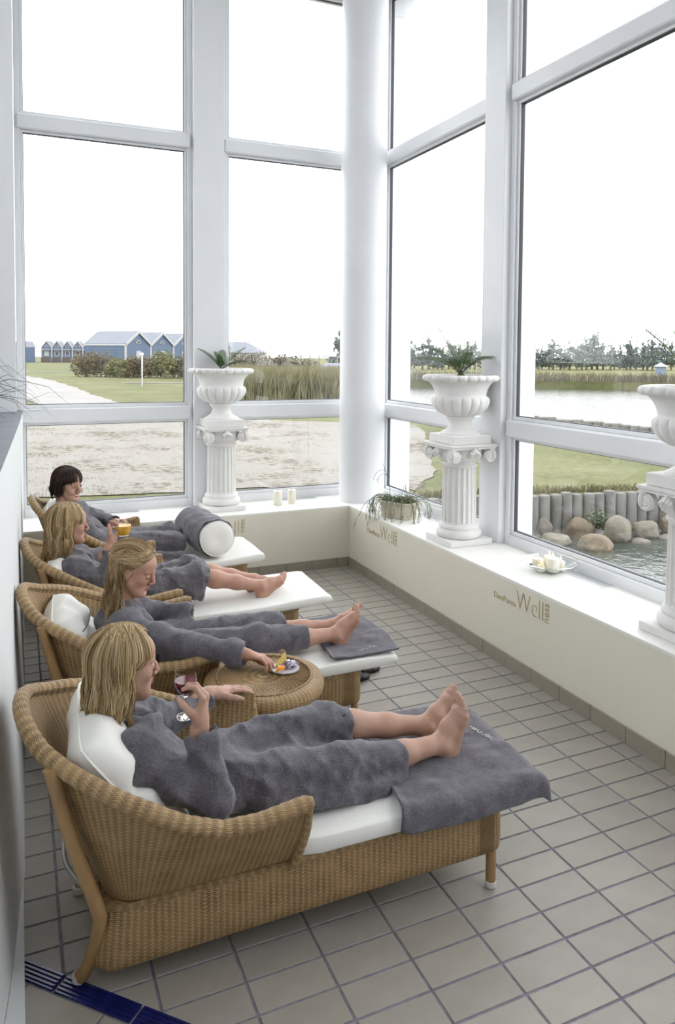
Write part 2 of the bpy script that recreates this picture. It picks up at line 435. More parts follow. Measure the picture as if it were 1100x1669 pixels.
# ================================================================== WICKER LOUNGERS
# local frame: x forward (toward the feet), y across, z up; the floor is z = 0
def lerp(a, b, t): return a+(b-a)*t
RIM_X = [-.80, -.773, -.734, -.678, -.606, -.519, -.431, -.342, -.228, -.113, .06]
RIM_Z = [.815, .783, .751, .726, .696, .655, .615, .571, .528, .525, .552]
def rim_pt(s):
    """s -1 (near arm tip) .. 0 (back) .. 1 (far arm tip)"""
    a = abs(s); sg = 1 if s > 0 else -1
    if a > .62:
        t = (a-.62)/.38; x = lerp(-.30, .06, t); y = .42-.012*t
    else:
        th = a/.62*PI/2; x = -.30-.50*math.cos(th); y = .42*math.sin(th)
    # z as a function of x
    z = float(np.interp(x, RIM_X, RIM_Z))
    return np.array((x, sg*y, z))
def seam_pt(s):
    a = abs(s); sg = 1 if s > 0 else -1
    if a > .62:
        t = (a-.62)/.38; x = lerp(-.33, .025, t); y = .292+.004*t
    else:
        th = a/.62*PI/2; c, s_ = math.cos(th), math.sin(th); k = 1.35
        x = -.33-.238*c**(2/4.2); y = .292*s_**(2/4.2)
    return np.array((x, sg*y, .275+.03*(x+.56)/.6))
def arc_uv(P):
    return np.concatenate([[0], np.cumsum(np.linalg.norm(np.diff(P, axis=0), axis=1))])
def make_lounger():
    root = empty('wicker_lounger')
    # --- base: a long woven box with rounded corners
    n = 120; hw, xr, xf = .297, -.575, .820
    out = []
    per = []
    rc = .075
    def corner(cx, cy, a0): return [(cx+rc*math.cos(a0+i*PI/2/7), cy+rc*math.sin(a0+i*PI/2/7)) for i in range(8)]
    rf = .04
    pts = []
    pts += [(xf-rf+rf*math.cos(a), -hw+rf+rf*math.sin(a)) for a in np.linspace(-PI/2, 0, 6)]
    pts += [(xf-rf+rf*math.cos(a), hw-rf+rf*math.sin(a)) for a in np.linspace(0, PI/2, 6)]
    pts += [(x, hw) for x in np.linspace(xf-.1, xr+rc+.05, 24)]
    pts += [(xr+rc+rc*math.cos(a), hw-rc+rc*math.sin(a)) for a in np.linspace(PI/2, PI, 8)]
    pts += [(xr+rc+rc*math.cos(a), -hw+rc+rc*math.sin(a)) for a in np.linspace(PI, 3*PI/2, 8)]
    pts += [(x, -hw) for x in np.linspace(xr+rc+.05, xf-.1, 24)]
    P = np.array(pts); m = len(P); C0 = np.array((.13, 0))
    arc = np.concatenate([[0], np.cumsum(np.linalg.norm(np.diff(P, axis=0), axis=1))])
    zt = lambda x: lerp(.268, .322, (x-xr)/(xf-xr)); zb = lambda x: lerp(.062, .148, min(1, max(0, (x-xr)/(xf-xr)))**.9)
    rows = [(.0, -.030), (.03, -.010), (.09, -.001), (.30, .003), (.7, .001), (1., 0.)]
    v = []; uv = []
    Nn = P-np.roll(P, 1, 0); 
    T = np.roll(P, -1, 0)-np.roll(P, 1, 0); T /= np.linalg.norm(T, axis=1)[:, None]; Nrm = np.stack([T[:, 1], -T[:, 0]], 1)
    for i in range(m):
        for (t, off) in rows:
            q = P[i]+Nrm[i]*off; rear = max(0, (-.40-P[i][0])/.175)       # the rear end flares back a little towards the floor
            q = q+np.array((-.02*rear*(1-t), 0))
            z = lerp(zb(P[i][0]), zt(P[i][0]), t); v.append((q[0], q[1], z)); uv.append((arc[i], z))
    nr = len(rows); f = [tuple(reversed(q)) for q in grid_faces(m, nr, True)]
    f.append(tuple(i*nr+nr-1 for i in range(m))); f.append(tuple(i*nr for i in range(m-1, -1, -1)))
    f = [tuple(reversed(q)) for q in f]
    mesh_obj('base', v, f, M['wick'], root, True, uv, auto=50)
    # edge braid along the base top
    br = MB(); br.tube([(p[0], p[1], zt(p[0])+.002) for p in P], .0085, 6, closed=True); br.build('edge_braid', M['wickrim'], root, True)
    # --- shell: the wrap-around back and arms
    ns, nt = 97, 15; ss = np.linspace(-1, 1, ns)
    R = np.array([rim_pt(s) for s in ss]); S = np.array([seam_pt(s) for s in ss]); au = arc_uv((R+S)/2)
    v = []; uv = []
    for layer, off in ((0, 0.), (1, -.016)):
        for i in range(ns):
            d = R[i]-S[i]; Lh = np.linalg.norm(d)
            c = np.array((-.28, 0, 0)); nrm = np.array((S[i][0]-c[0], S[i][1], 0)) if abs(ss[i]) < .62 else np.array((0, np.sign(S[i][1]), 0)); nrm = nrm/np.linalg.norm(nrm)
            for j in range(nt):
                t = j/(nt-1); p = S[i]+d*t+nrm*(.022*math.sin(PI*t)*.6-.03*t*(1-t))+nrm*off
                v.append(p); uv.append((au[i], t*Lh))
    g = grid_faces(ns, nt); k = ns*nt
    f = list(g)+[tuple(x+k for x in reversed(q)) for q in g]
    for i in (0, ns-1):
        for j in range(nt-1): f.append((i*nt+j, i*nt+j+1, k+i*nt+j+1, k+i*nt+j))
    for i in range(ns-1): f.append((i*nt+nt-1, (i+1)*nt+nt-1, k+(i+1)*nt+nt-1, k+i*nt+nt-1))
    mesh_obj('shell', v, f, M['wick'], root, True, uv, auto=50)
    # --- rolled rim, wound in bands
    nr = 420; sr = np.linspace(-1, 1, nr); RP = np.array([rim_pt(s) for s in sr]); 
    tip0 = RP[0]+np.array((.03, .0, .004)); tip1 = RP[-1]+np.array((.03, 0, .004))
    ar = arc_uv(RP)
    rr = .0245*(1+.075*np.abs(np.sin(PI*ar/.036)))
    rr = rr*np.minimum(1, .55+.45*np.minimum(np.arange(nr), np.arange(nr)[::-1])/6.)
    rm = MB(); vv, ff, uu = tube_geo(RP+np.array((0, 0, .004)), rr, 14)
    rm.add(vv, ff, uu); rm.build('rolled_rim', M['wickrim'], root, True, auto=60)
    # --- braided front edge of each arm
    for s in (-1, 1):
        a, b = seam_pt(s), rim_pt(s); mid = (a+b)/2+np.array((.012, s*.004, 0))
        e = MB(); q = spline([a+np.array((.004, 0, -.03)), mid, b+np.array((-.012, 0, 0))], 22)
        e.tube(q, .0125*(1+.1*np.abs(np.sin(np.arange(22)*1.1))), 8); e.build('arm_edge', M['wickrim'], root, True)
    # --- legs
    for s in (-1, 1):
        top = rim_pt(s*.33)
        pts_ = [(-.705, s*.285, .735), (-.645, s*.292, .50), (-.578, s*.288, .285), (-.572, s*.275, .225), (-.600, s*.228, .075), (-.628, s*.200, .012)]
        l = MB(); l.tube(spline(pts_, 30), .0215, 12); lg = l.build('leg', M['cane'], root, True)
        c = MB(); c.lathe([(.012, 0), (.0225, .004), (.0225, .022), (.019, .026)], 14, (-.630, s*.199, 0)); c.build('glide', M['glide'], lg, True)
        l = MB(); l.tube([(.792, s*.258, .014), (.792, s*.258, .09), (.79, s*.258, .2)], .0185, 12); lg = l.build('leg', M['cane'], root, True)
        c = MB(); c.lathe([(.012, 0), (.0205, .004), (.0205, .022), (.017, .026)], 14, (.792, s*.258, 0)); c.build('glide', M['glide'], lg, True)
    # ---- rear stretcher between the back legs
    st = MB(); st.tube(spline([(-.585, -.26, .30), (-.66, -.12, .31), (-.675, 0, .315), (-.66, .12, .31), (-.585, .26, .30)], 20), .008, 8); st.build('rear_hoop', M['steel'], root, True)
    return root
M['glide'] = plain('pale_plastic', (.6, .58, .54), .4)
LOUNGE = [((-2.000, -3.640), -4.0, 1.), ((-1.990, -2.430), -3.5, 1.), ((-1.970, -1.470), -2.0, 1.), ((-1.965, -.500), -1.0, (.93, 1., 1.1))]
LLAB = ['nearest wicker lounger, its whole woven side facing the camera', 'second wicker lounger from the camera, standing behind the round wicker table',
        'third wicker lounger from the camera, with a bare white mattress', 'farthest wicker lounger, against the low wall under the window']
proto = make_lounger(); LNG = []
for i, ((x, y), a, sc) in enumerate(LOUNGE):
    o = proto if i == 0 else copy_tree(proto)
    o.location = (x, y, 0); o.rotation_euler.z = math.radians(a); o.scale = (sc, sc, sc) if not isinstance(sc, tuple) else sc
    tag(o, LLAB[i], 'lounger', 'wicker loungers in a row'); LNG.append(o)
def lmat(i):
    (x, y), a, sc = LOUNGE[i]; return Matrix.Translation((x, y, 0)) @ Matrix.Rotation(math.radians(a), 4, 'Z') @ Matrix.Diagonal((*(sc if isinstance(sc, tuple) else (sc, sc, sc)), 1))
# ---- mattresses: a slab with soft edges, tilted like the base
def soft_slab(x0, x1, w, t, name, mat, n=(40, 18), wob=.004, seed=0, top=None):
    r2 = np.random.default_rng(seed); ph = r2.uniform(0, 6, 8)
    v = []; uv = []
    nu, nv = n
    prof = []
    # cross-section loop in the y-z plane (superellipse)
    for k in range(2*nv):
        a = 2*PI*k/(2*nv); c, s = math.cos(a), math.sin(a); e = .22
        prof.append((math.copysign(abs(c)**e, c), math.copysign(abs(s)**e, s)))
    us = [-1+2*(i/(nu-1)) for i in range(nu)]
    for u in us:
        uu = math.copysign(1-(1-abs(u))**1.6, u) if abs(u) > 0 else 0
        x = (x0+x1)/2+(x1-x0)/2*uu; sh = (1-abs(uu)**24)**(1/3.) if abs(uu) < 1 else .0
        for (cy, cz) in prof:
            zz = cz*t/2*max(sh, .0)
            k_ = min(1, max(0, (.12-x)/.3)); yy = cy*w/2*(.985+.015*sh)*(1-.20*k_)
            wz = wob*(math.sin(9*x+ph[0]+5*yy)+.6*math.sin(17*yy+ph[1]-7*x)) if cz > 0 else 0
            z0 = lerp(.268, .322, (x+.575)/1.41)+.004
            v.append((x, yy, z0+t/2+zz+wz))
    m = 2*nv; f = []
    for i in range(nu-1):
        for k in range(m): f.append((i*m+k, i*m+(k+1) % m, (i+1)*m+(k+1) % m, (i+1)*m+k))
    f.append(tuple(range(m))); f.append(tuple((nu-1)*m+k for k in range(m-1, -1, -1)))
    return mesh_obj(name, v, [tuple(reversed(q)) for q in f], mat, None, True, auto=60)
MLAB = ['white mattress of the nearest lounger, mostly under a grey towel', 'white mattress of the second lounger, grey towel over its foot end',
        'bare white mattress of the third lounger', 'white mattress of the farthest lounger, under the bolster']
for i in range(4):
    o = soft_slab(-.44, (.965, 1.02, 1.04, .96)[i], .615, .070 if i == 0 else .062, 'mattress', M['whitefab'], seed=i)
    o.matrix_world = lmat(i); tag(o, MLAB[i], 'mattress', 'white lounger mattresses')
# ---- back cushions
def cushion(name, w, h, t, seed, crease=0.):
    r2 = np.random.default_rng(seed); ph = r2.uniform(0, 6, 10); n = 30
    top = []; uvs = []
    for sgn in (1, -1):
        for i in range(n):
            for j in range(n):
                u, q = -1+2*i/(n-1), -1+2*j/(n-1)
                e = max(0, (1-abs(u)**3.2))*max(0, (1-abs(q)**3.2)); th = t/2*e**.45
                th *= 1-crease*math.exp(-((q-.1)/.13)**2)
                wr_ = .010*e**.5*(math.sin(7*u+ph[0]+4*q)+math.sin(11*q+ph[1]-5*u)*.7+math.sin(15*u*q+ph[2])*.6)
                pin = (1-.05*(1-abs(q)**2)*abs(u)**6)*(1-.10*abs(u*q)**3)
                top.append((u*w/2*pin, q*h/2*(1-.05*(1-u*u)*abs(q)**6)*(1-.10*abs(u*q)**3), sgn*th+wr_*sgn))
    f = []
    for s_, k in ((1, 0), (-1, n*n)):
        g = grid_faces(n, n); f += [tuple(x+k for x in (q if s_ > 0 else reversed(q))) for q in g]
    o = mesh_obj(name, top, f, M['whitefab'], None, True)
    bm = bmesh.new(); bm.from_mesh(o.data); bmesh.ops.remove_doubles(bm, verts=bm.verts, dist=.0008); bmesh.ops.recalc_face_normals(bm, faces=bm.faces); bm.to_mesh(o.data); bm.free()
    rim = [(u*w/2*(1-.05*(1-abs(q)**2)*abs(u)**6)*(1-.10*abs(u*q)**3), q*h/2*(1-.05*(1-u*u)*abs(q)**6)*(1-.10*abs(u*q)**3), 0) for u, q in
           [(x, -1) for x in np.linspace(-1, 1, 16)][:-1]+[(1, x) for x in np.linspace(-1, 1, 16)][:-1]+[(x, 1) for x in np.linspace(1, -1, 16)][:-1]+[(-1, x) for x in np.linspace(1, -1, 16)][:-1]]
    pp = MB(); pp.tube(rim, .004, 6, closed=True); pp.build('piping', M['whitefab'], o, True, uv=False)
    return o
def place_cushion(o, li, x, z, tilt, y=0., roll=0., yaw=0.):
    # cushion local: X across, Y up, Z thickness (front)
    m = Matrix(((0, 0, 1, 0), (-1, 0, 0, 0), (0, 1, 0, 0), (0, 0, 0, 1)))    # X->-y, Y->z, Z->x
    o.matrix_world = lmat(li) @ Matrix.Translation((x, y, z)) @ Matrix.Rotation(yaw, 4, 'Z') @ Matrix.Rotation(-tilt, 4, 'Y') @ Matrix.Rotation(roll, 4, 'X') @ m
    return o
M['tie'] = plain('grey_tape', (.10, .10, .11), .8)
CLAB = ['plump white cushion behind the woman holding red wine', 'crumpled white cushion behind the woman reaching for fruit', 'white cushion behind the woman holding orange juice', 'white cushion behind the dark-haired woman']
CP = [(-.475, .580, .66, -.035), (-.545, .545, .62, .02), (-.545, .55, .62, 0), (-.55, .60, .55, 0)]
for i in range(4):
    o = cushion('back_cushion', (.54, .50, .52, .5)[i], (.52, .44, .44, .46)[i], .20, 10+i, .55 if i == 0 else .25)
    if i == 1:
        tie = MB(); tie.tube([(u*.25, (.30+.10*u)*.22, .100*(max(0, 1-abs(u)**3.2)*.97)**.45*.93+.018) for u in np.linspace(-.80, .85, 16)], .0028, 6); tie.build('tie', M['tie'], o, True, uv=False)
    x, z, ti, y_ = CP[i]; place_cushion(o, i, x, z, ti, y_); tag(o, CLAB[i], 'cushion', 'white back cushions')
# ================================================================== ROUND WICKER TABLE
def make_table():
    t = empty('round_wicker_table', (-1.785, -2.985, 0))
    R = .272; zt = .485
    top = MB(); prof = [(.0001, zt), (.05, zt+.001), (.12, zt+.001), (.19, zt), (.215, zt-.0005)]
    # radial woven disc
    n = 96; v = []; uv = []
    for r, z in prof:
        for i in range(n): a = 2*PI*i/n; v.append((r*math.cos(a), r*math.sin(a), z)); uv.append((r, a*.13))
    f = [(j*n+i, j*n+(i+1) % n, (j+1)*n+(i+1) % n, (j+1)*n+i) for j in range(len(prof)-1) for i in range(n)]
    disc = mesh_obj('top', v, f, M['wickdisc'], t, True, uv)
    sp = MB()
    for i in range(44):
        a = 2*PI*i/44; sp.tube([(.02*math.cos(a), .02*math.sin(a), zt+.0015), (.21*math.cos(a), .21*math.sin(a), zt+.0015)], .0028, 5)
    for i in range(44):
        a = 2*PI*(i+.5)/44; sp.tube([(.105*math.cos(a), .105*math.sin(a), zt+.001), (.21*math.cos(a), .21*math.sin(a), zt+.001)], .0026, 5)
    tag(sp.build('spokes', M['wickrim'], t, True), kind='stuff')
    rp = [(.207, zt-.004), (.210, zt+.004), (.222, zt+.006), (.245, zt+.004), (.262, zt-.004), (.271, zt-.018), (.273, zt-.035), (.268, zt-.052), (.258, zt-.062), (.245, zt-.064), (.24, zt-.055), (.235, zt-.03)]
    rim = MB(); m = 120; vv = []; uu = []; L = 0
    for j, (r, z) in enumerate(rp):
        if j: L += math.dist(rp[j], rp[j-1])
        for i in range(m+1): a = 2*PI*i/m; vv.append((r*math.cos(a), r*math.sin(a), z)); uu.append((a*.25, L))
    ff = [(j*(m+1)+i, (j+1)*(m+1)+i, (j+1)*(m+1)+i+1, j*(m+1)+i+1) for j in range(len(rp)-1) for i in range(m)]
    mesh_obj('woven_edge', vv, [tuple(reversed(q)) for q in ff], M['wick'], t, True, uu)
    rr = MB(); rr.tube([(.214*math.cos(a), .214*math.sin(a), zt+.006) for a in np.linspace(0, 2*PI, 90, endpoint=False)], .005, 6, closed=True); rr.build('inner_ring', M['wickrim'], t, True)
    for k in range(4):
        a = PI/4+k*PI/2-.35; c, s = math.cos(a), math.sin(a)
        l = MB(); l.tube(spline([(.175*c, .175*s, .44), (.19*c, .19*s, .3), (.205*c, .205*s, 0.0)], 12), .016, 10); l.build('leg', M['cane'], t, True)
    lo = MB(); lo.tube([(.193*math.cos(a), .193*math.sin(a), .27) for a in np.linspace(0, 2*PI, 40, endpoint=False)], .009, 8, closed=True); lo.build('lower_ring', M['cane'], t, True)
    return tag(t, 'round wicker side table between the two nearest loungers', 'table')
M['wickdisc'] = wicker('wicker_disc', (.085, .043, .017), (.50, .34, .165), pu=.012, pv=.0085, depth=.002)
make_table()

# ================================================================== PEDESTALS, URNS AND CYCADS ON THE SILLS
M['stone'] = plain('white_cast_stone', (.80, .79, .765), .75, var=.03, scale=14, bump=.0012, bscale=70)
M['soil'] = plain('dark_soil', (.05, .035, .025), .95, var=.4, scale=60, bump=.01, bscale=80)
M['frond'] = plain('cycad_green', (.05, .12, .03), .4, c2=(.11, .20, .06), scale=12)
M['stalk'] = plain('cycad_stalk', (.12, .12, .05), .6, var=.2)
def bevel(o, w=.004, s=2):
    md = o.modifiers.new('bev', 'BEVEL'); md.width = w; md.segments = s; md.limit_method = 'ANGLE'; return o
def make_pedestal():
    p = empty('fluted_pedestal')
    bevel(MB().box(-.178, .178, -.178, .178, 0, .042).build('plinth', M['stone'], p, uv=False), .005)
    b = MB(); b.lathe([(.150, .042), (.160, .050), (.167, .066), (.166, .085), (.155, .098), (.143, .104), (.143, .112), (.148, .118), (.146, .130), (.136, .140), (.129, .144)], 56); b.build('torus_base', M['stone'], p, True, uv=False)
    sh = MB(); nf = 20; n = nf*10
    def fl(a, j):
        t = (a*nf/(2*PI)) % 1; d = abs(t-.5)*2
        return 1-.085*math.sqrt(max(0, 1-(d/.78)**2)) if d < .78 else 1
    zs = [(.130, .142), (.130, .152), (.1295, .158), (.128, .30), (.126, .45), (.124, .555), (.124, .562), (.124, .572)]
    v = []
    for j, (r, z) in enumerate(zs):
        for i in range(n):
            a = 2*PI*i/n; k = fl(a, j) if 2 <= j <= 5 else 1
            v.append((r*k*math.cos(a), r*k*math.sin(a), z))
    f = [(j*n+i, j*n+(i+1) % n, (j+1)*n+(i+1) % n, (j+1)*n+i) for j in range(len(zs)-1) for i in range(n)]
    mesh_obj('fluted_shaft', v, f, M['stone'], p, True, auto=50)
    c = MB(); c.lathe([(.124, .570), (.136, .574), (.138, .586), (.128, .592), (.126, .60), (.150, .615), (.168, .635), (.172, .66), (.165, .70), (.17, .72)], 48); 
    for k in range(24):
        a = 2*PI*k/24; c.lathe([(.001, -.012), (.008, -.008), (.010, 0), (.007, .010), (.001, .013)], 6, (.168*math.cos(a), .168*math.sin(a), .655))
    c.build('echinus', M['stone'], p, True, uv=False)
    bevel(MB().box(-.198, .198, -.198, .198, .722, .740).box(-.190, .190, -.190, .190, .706, .722).build('abacus', M['stone'], p, uv=False), .004)
    # four pairs of volutes, one pair at each corner
    for sx in (-1, 1):
        for sy in (-1, 1):
            vo = MB(); th = np.linspace(0, 2.5*2*PI, 60); rr = .052*np.exp(-.13*th)
            for ax in (0, 1):
                pts = []
                for t, r in zip(th, rr):
                    q = -.028*t/th[-1]; a = PI/2-t
                    u = .146+r*math.cos(a)*1.0; w = .655+r*math.sin(a); o_ = .172+.012*(t/th[-1])
                    pts.append((sx*u, sy*o_, w) if ax == 0 else (sx*o_, sy*u, w))
                vo.tube(pts, .0115*np.exp(-.07*th)+.003, 8)
                ctr = (sx*.146, sy*.174, .655) if ax == 0 else (sx*.174, sy*.146, .655)
                d = [(-.03, .040), (.0, .044), (.004, .03), (.012, .012), (.014, .001)]
                vv = []; m = 18
                for (w, r) in d:
                    for i in range(m):
                        a = 2*PI*i/m
                        vv.append((ctr[0]+r*math.cos(a), ctr[1]+sy*w, ctr[2]+r*math.sin(a)) if ax == 0 else (ctr[0]+sx*w, ctr[1]+r*math.cos(a), ctr[2]+r*math.sin(a)))
                vo.add(vv, [(j*m+i, j*m+(i+1) % m, (j+1)*m+(i+1) % m, (j+1)*m+i) for j in range(len(d)-1) for i in range(m)])
            o = vo.build('volute', M['stone'], p, True, uv=False)
    for k in range(4):      # leaf rosette in the middle of each side
        r = MB(); a = k*PI/2
        for q in range(5):
            t = (q-2)*.5; bx = .19*math.cos(a)-.03*t*math.sin(a); by = .19*math.sin(a)+.03*t*math.cos(a)
            r.tube([(bx, by, .655-.01*abs(q-2)), (bx+.02*math.cos(a), by+.02*math.sin(a), .69-.006*abs(q-2)), (bx+.008*math.cos(a), by+.008*math.sin(a), .716-.012*abs(q-2))], [.004, .012, .004], 7)
        r.build('rosette', M['stone'], p, True, uv=False)
    return p
def make_urn():
    u = empty('stone_urn')
    bevel(MB().box(-.165, .165, -.165, .165, 0, .062).build('foot_plate', M['stone'], u, uv=False), .006)
    s = MB(); s.lathe([(.150, .062), (.150, .070), (.128, .082), (.098, .100), (.082, .125), (.080, .145), (.090, .165), (.104, .178), (.106, .188), (.10, .195)], 48); s.build('stem', M['stone'], u, True, uv=False)
    b = MB(); ng = 18; n = ng*10
    prof = [(.090, .192, .3), (.125, .200, .8), (.165, .222, 1), (.196, .258, 1), (.209, .295, 1), (.207, .318, .9), (.198, .332, .3), (.190, .336, 0), (.188, .35, 0), (.197, .385, 0), (.218, .42, 0), (.243, .442, 0), (.25, .445, 0)]
    v = []
    for r, z, g in prof:
        for i in range(n):
            a = 2*PI*i/n; t = (a*ng/(2*PI)) % 1; k = 1+g*(.085*math.sqrt(max(0, 1-(2*t-1)**2))-.05)
            v.append((r*k*math.cos(a), r*k*math.sin(a), z))
    f = [(j*n+i, j*n+(i+1) % n, (j+1)*n+(i+1) % n, (j+1)*n+i) for j in range(len(prof)-1) for i in range(n)]
    f.append(tuple(range(n-1, -1, -1)))
    mesh_obj('bowl', v, f, M['stone'], u, True, auto=60)
    r = MB(); n = 180; ne = 24; v = []
    pr = [(.235, .440), (.268, .444), (.283, .456), (.285, .470), (.276, .482), (.258, .488), (.24, .486), (.232, .474), (.226, .44)]
    for j, (rr, z) in enumerate(pr):
        for i in range(n):
            a = 2*PI*i/n+.010*j; t = (a*ne/(2*PI)) % 1; g = 1 if 1 <= j <= 5 else 0
            k = 1-g*.060*math.exp(-((t-.5)/.11)**2); v.append((rr*k*math.cos(a), rr*k*math.sin(a), z))
    f = [(j*n+i, j*n+(i+1) % n, (j+1)*n+(i+1) % n, (j+1)*n+i) for j in range(len(pr)-1) for i in range(n)]
    mesh_obj('rim', v, f, M['stone'], u, True, auto=60)
    so = MB(); so.lathe([(.001, .463), (.1, .465), (.228, .46)], 40, cap=False); so.build('soil', M['soil'], u, uv=False)
    return u
def make_cycad(specs, seed):
    r2 = random.Random(seed); c = empty('cycad')
    t = MB(); t.lathe([(.03, -.02), (.036, .01), (.026, .035), (.008, .045)], 12); t.build('trunk', M['stalk'], c, True, uv=False)
    for (az, L, up, droop) in specs:
        L *= 1.22
        ca, sa = math.cos(az), math.sin(az)
        pts = []
        for k in range(25):
            q = k/24; rad = L*(q*math.cos(up)+.10*q*q); z = L*(q*math.sin(up)-droop*q*q)+.03
            pts.append((rad*ca, rad*sa, z))
        pts = np.array(pts)
        st = MB(); st.tube(pts, np.linspace(.0045, .0012, 25), 6); fr = st.build('frond', M['stalk'], c, True, uv=False)
        lf = MB()
        side = np.array((-sa, ca, 0)); T = np.gradient(pts, axis=0); T /= np.linalg.norm(T, axis=1)[:, None]
        for k in range(24):
            q = .16+.82*k/23; i = q*24; i0 = int(min(i, 23)); p = pts[i0]+(pts[i0+1]-pts[i0])*(i-i0); t_ = T[i0]
            up_ = np.cross(side, t_); up_ *= np.sign(up_[2]) if abs(up_[2]) > 1e-6 else 1
            ll = L*.36*math.sin(PI*min(1, .18+.80*q))**.8
            for s in (-1, 1):
                d = side*s*.80+t_*(.45+.35*q)+up_*.22; d /= np.linalg.norm(d)
                w = t_*.0030; e = p+d*ll+np.array((0, 0, -.02*ll/.1*.35)); m = p+d*ll*.5+up_*.003
                lf.add([p-w*.6, p+w*.6, m+w, e, m-w, m+up_*.0018], [(0, 5, 4), (0, 1, 5), (1, 2, 5), (2, 3, 5), (5, 3, 4)])
        tag(lf.build('leaflets', M['frond'], fr, uv=False), kind='stuff')
    return c
ped = make_pedestal(); urn = make_urn()
SP = [(-1.120, .325, 'the far windows left of the corner column'), (.222, -1.480, 'the white pier between the right-hand windows'), (.275, -3.520, 'cut by the right edge of the picture')]
PL = ['white fluted pedestal on the far sill, before the window pier', 'white fluted pedestal on the right sill, near the corner planter', 'white fluted pedestal cut off by the right picture edge']
UL = ['white gadrooned urn on the far-sill pedestal', 'white gadrooned urn on the middle pedestal, whole in view', 'white gadrooned urn cut off by the right picture edge']
CL = ['small cycad with few upright fronds in the far-sill urn', 'full cycad with arching fronds in the middle urn', 'cycad with only its left frond in view, at the right picture edge']
CS = [[(PI*.93, .25, .95, .22), (.15, .25, .85, .12), (1.2, .17, 1.2, .1), (2.2, .15, 1.25, .1), (-.5, .20, .6, .25), (4.1, .12, 1.2, .05)],
      [(2.75, .27, 1.0, .28), (-.28, .29, .85, .42), (2.5, .34, 1.22, .10), (.35, .34, 1.22, .08), (1.4, .30, 1.38, .05), (3.5, .30, .75, .42), (4.6, .2, 1.1, .25), (-1.0, .24, .9, .35), (2.95, .33, .72, .38)],
      [(2.65, .32, .95, .12), (3.3, .26, .8, .3), (.4, .3, 1.0, .25), (1.6, .28, 1.2, .15), (4.9, .26, .9, .3)]]
for i, (x, y, _) in enumerate(SP):
    p = ped if i == 0 else copy_tree(ped); u = urn if i == 0 else copy_tree(urn)
    p.location = (x, y, H); u.location = (x, y, H+.7405); u.scale = (1, 1, 1.03) if i else (1.02, 1.02, 1.06)
    p.rotation_euler.z = 0; tag(p, PL[i], 'pedestal', 'fluted pedestals'); tag(u, UL[i], 'urn', 'stone urns')
    c = make_cycad(CS[i], i); c.location = (x, y, H+.7405+.475); tag(c, CL[i], 'plant', 'cycads in urns')
# ================================================================== TRAILING PLANT IN A CARVED TROUGH
M['oldstone'] = plain('weathered_trough_stone', (.50, .43, .32), .85, c2=(.66, .61, .52), scale=14, bump=.004, bscale=40)
M['rhip'] = plain('rhipsalis_stem', (.10, .13, .065), .6, c2=(.17, .20, .10), scale=30)
tr = empty('stone_trough', (.19, -.60, H), math.radians(-62))
def oct_ring(hx, hy, c, z): return [(hx, -hy+c, z), (hx, hy-c, z), (hx-c, hy, z), (-hx+c, hy, z), (-hx, hy-c, z), (-hx, -hy+c, z), (-hx+c, -hy, z), (hx-c, -hy, z)]
rings = [oct_ring(.140, .078, .035, 0), oct_ring(.146, .084, .036, .006), oct_ring(.146, .084, .036, .018), oct_ring(.139, .078, .034, .024), oct_ring(.146, .085, .036, .06), oct_ring(.156, .095, .038, .115), oct_ring(.168, .105, .040, .122), oct_ring(.172, .109, .040, .134), oct_ring(.168, .105, .040, .142), oct_ring(.150, .088, .036, .142), oct_ring(.148, .086, .036, .12)]
v = [p for r in rings for p in r]; f = [(j*8+i, j*8+(i+1) % 8, (j+1)*8+(i+1) % 8, (j+1)*8+i) for j in range(len(rings)-1) for i in range(8)]
f.append(tuple(range(7, -1, -1))); mesh_obj('basin', v, f, M['oldstone'], tr)
pp = MB()
for s in (-1, 1):
    for x in (-.07, 0, .07): pp.tube([(x, s*.082, .03), (x, s*.095, .108)], .010, 8)
    for y in (-.03, .03): pp.tube([(s*.145, y, .03), (s*.157, y, .108)], .010, 8)
tag(pp.build('carved_ribs', M['oldstone'], tr, True, uv=False), kind='stuff')
mesh_obj('soil', oct_ring(.150, .088, .036, .125), [tuple(range(8))], M['soil'], tr)
tag(tr, 'small weathered stone trough on the right sill near the corner', 'planter')
r2 = random.Random(5)
pt = empty('trailing_plant', (.19, -.60, H+.125))
st = MB(); tl = MB()
def stem(mb, p, d, L, sag, r0, n=9, depth=0):
    pts = []; q = np.array(p, float); d = np.array(d, float); d /= np.linalg.norm(d)
    for k in range(n):
        pts.append(q.copy()); q = q+d*L/n; d = d+np.array((r2.uniform(-.22, .22), r2.uniform(-.22, .22), -sag/n*3+r2.uniform(-.1, .1))); d /= np.linalg.norm(d)
        zmin = -.122 if (q[0]+.19 > .004) else -.3
        if q[2] < zmin: q[2] = zmin
    mb.tube(pts, np.linspace(r0, r0*.6, n), 5)
    if depth < 2:
        for _ in range(2 if depth == 0 else 2):
            i = r2.randrange(n//2, n); dd = d+np.array((r2.uniform(-.8, .8), r2.uniform(-.8, .8), r2.uniform(-.5, .4))); stem(mb, pts[i], dd, L*.45, sag, r0*.7, 6, depth+1)
for k in range(230):
    a = r2.uniform(0, 2*PI); rr = math.sqrt(r2.random()); rot = math.radians(-62)
    lx, ly = .145*rr*math.cos(a), .085*rr*math.sin(a); x = lx*math.cos(rot)-ly*math.sin(rot); y = lx*math.sin(rot)+ly*math.cos(rot)
    stem(st, (x, y, .0), (x*6+r2.uniform(-.5, .5), y*6+r2.uniform(-.5, .5), 1.2), r2.uniform(.05, .10), .7, .0026, 6, 1)
tag(st.build('cushion_stems', M['rhip'], pt, True, uv=False), kind='stuff')
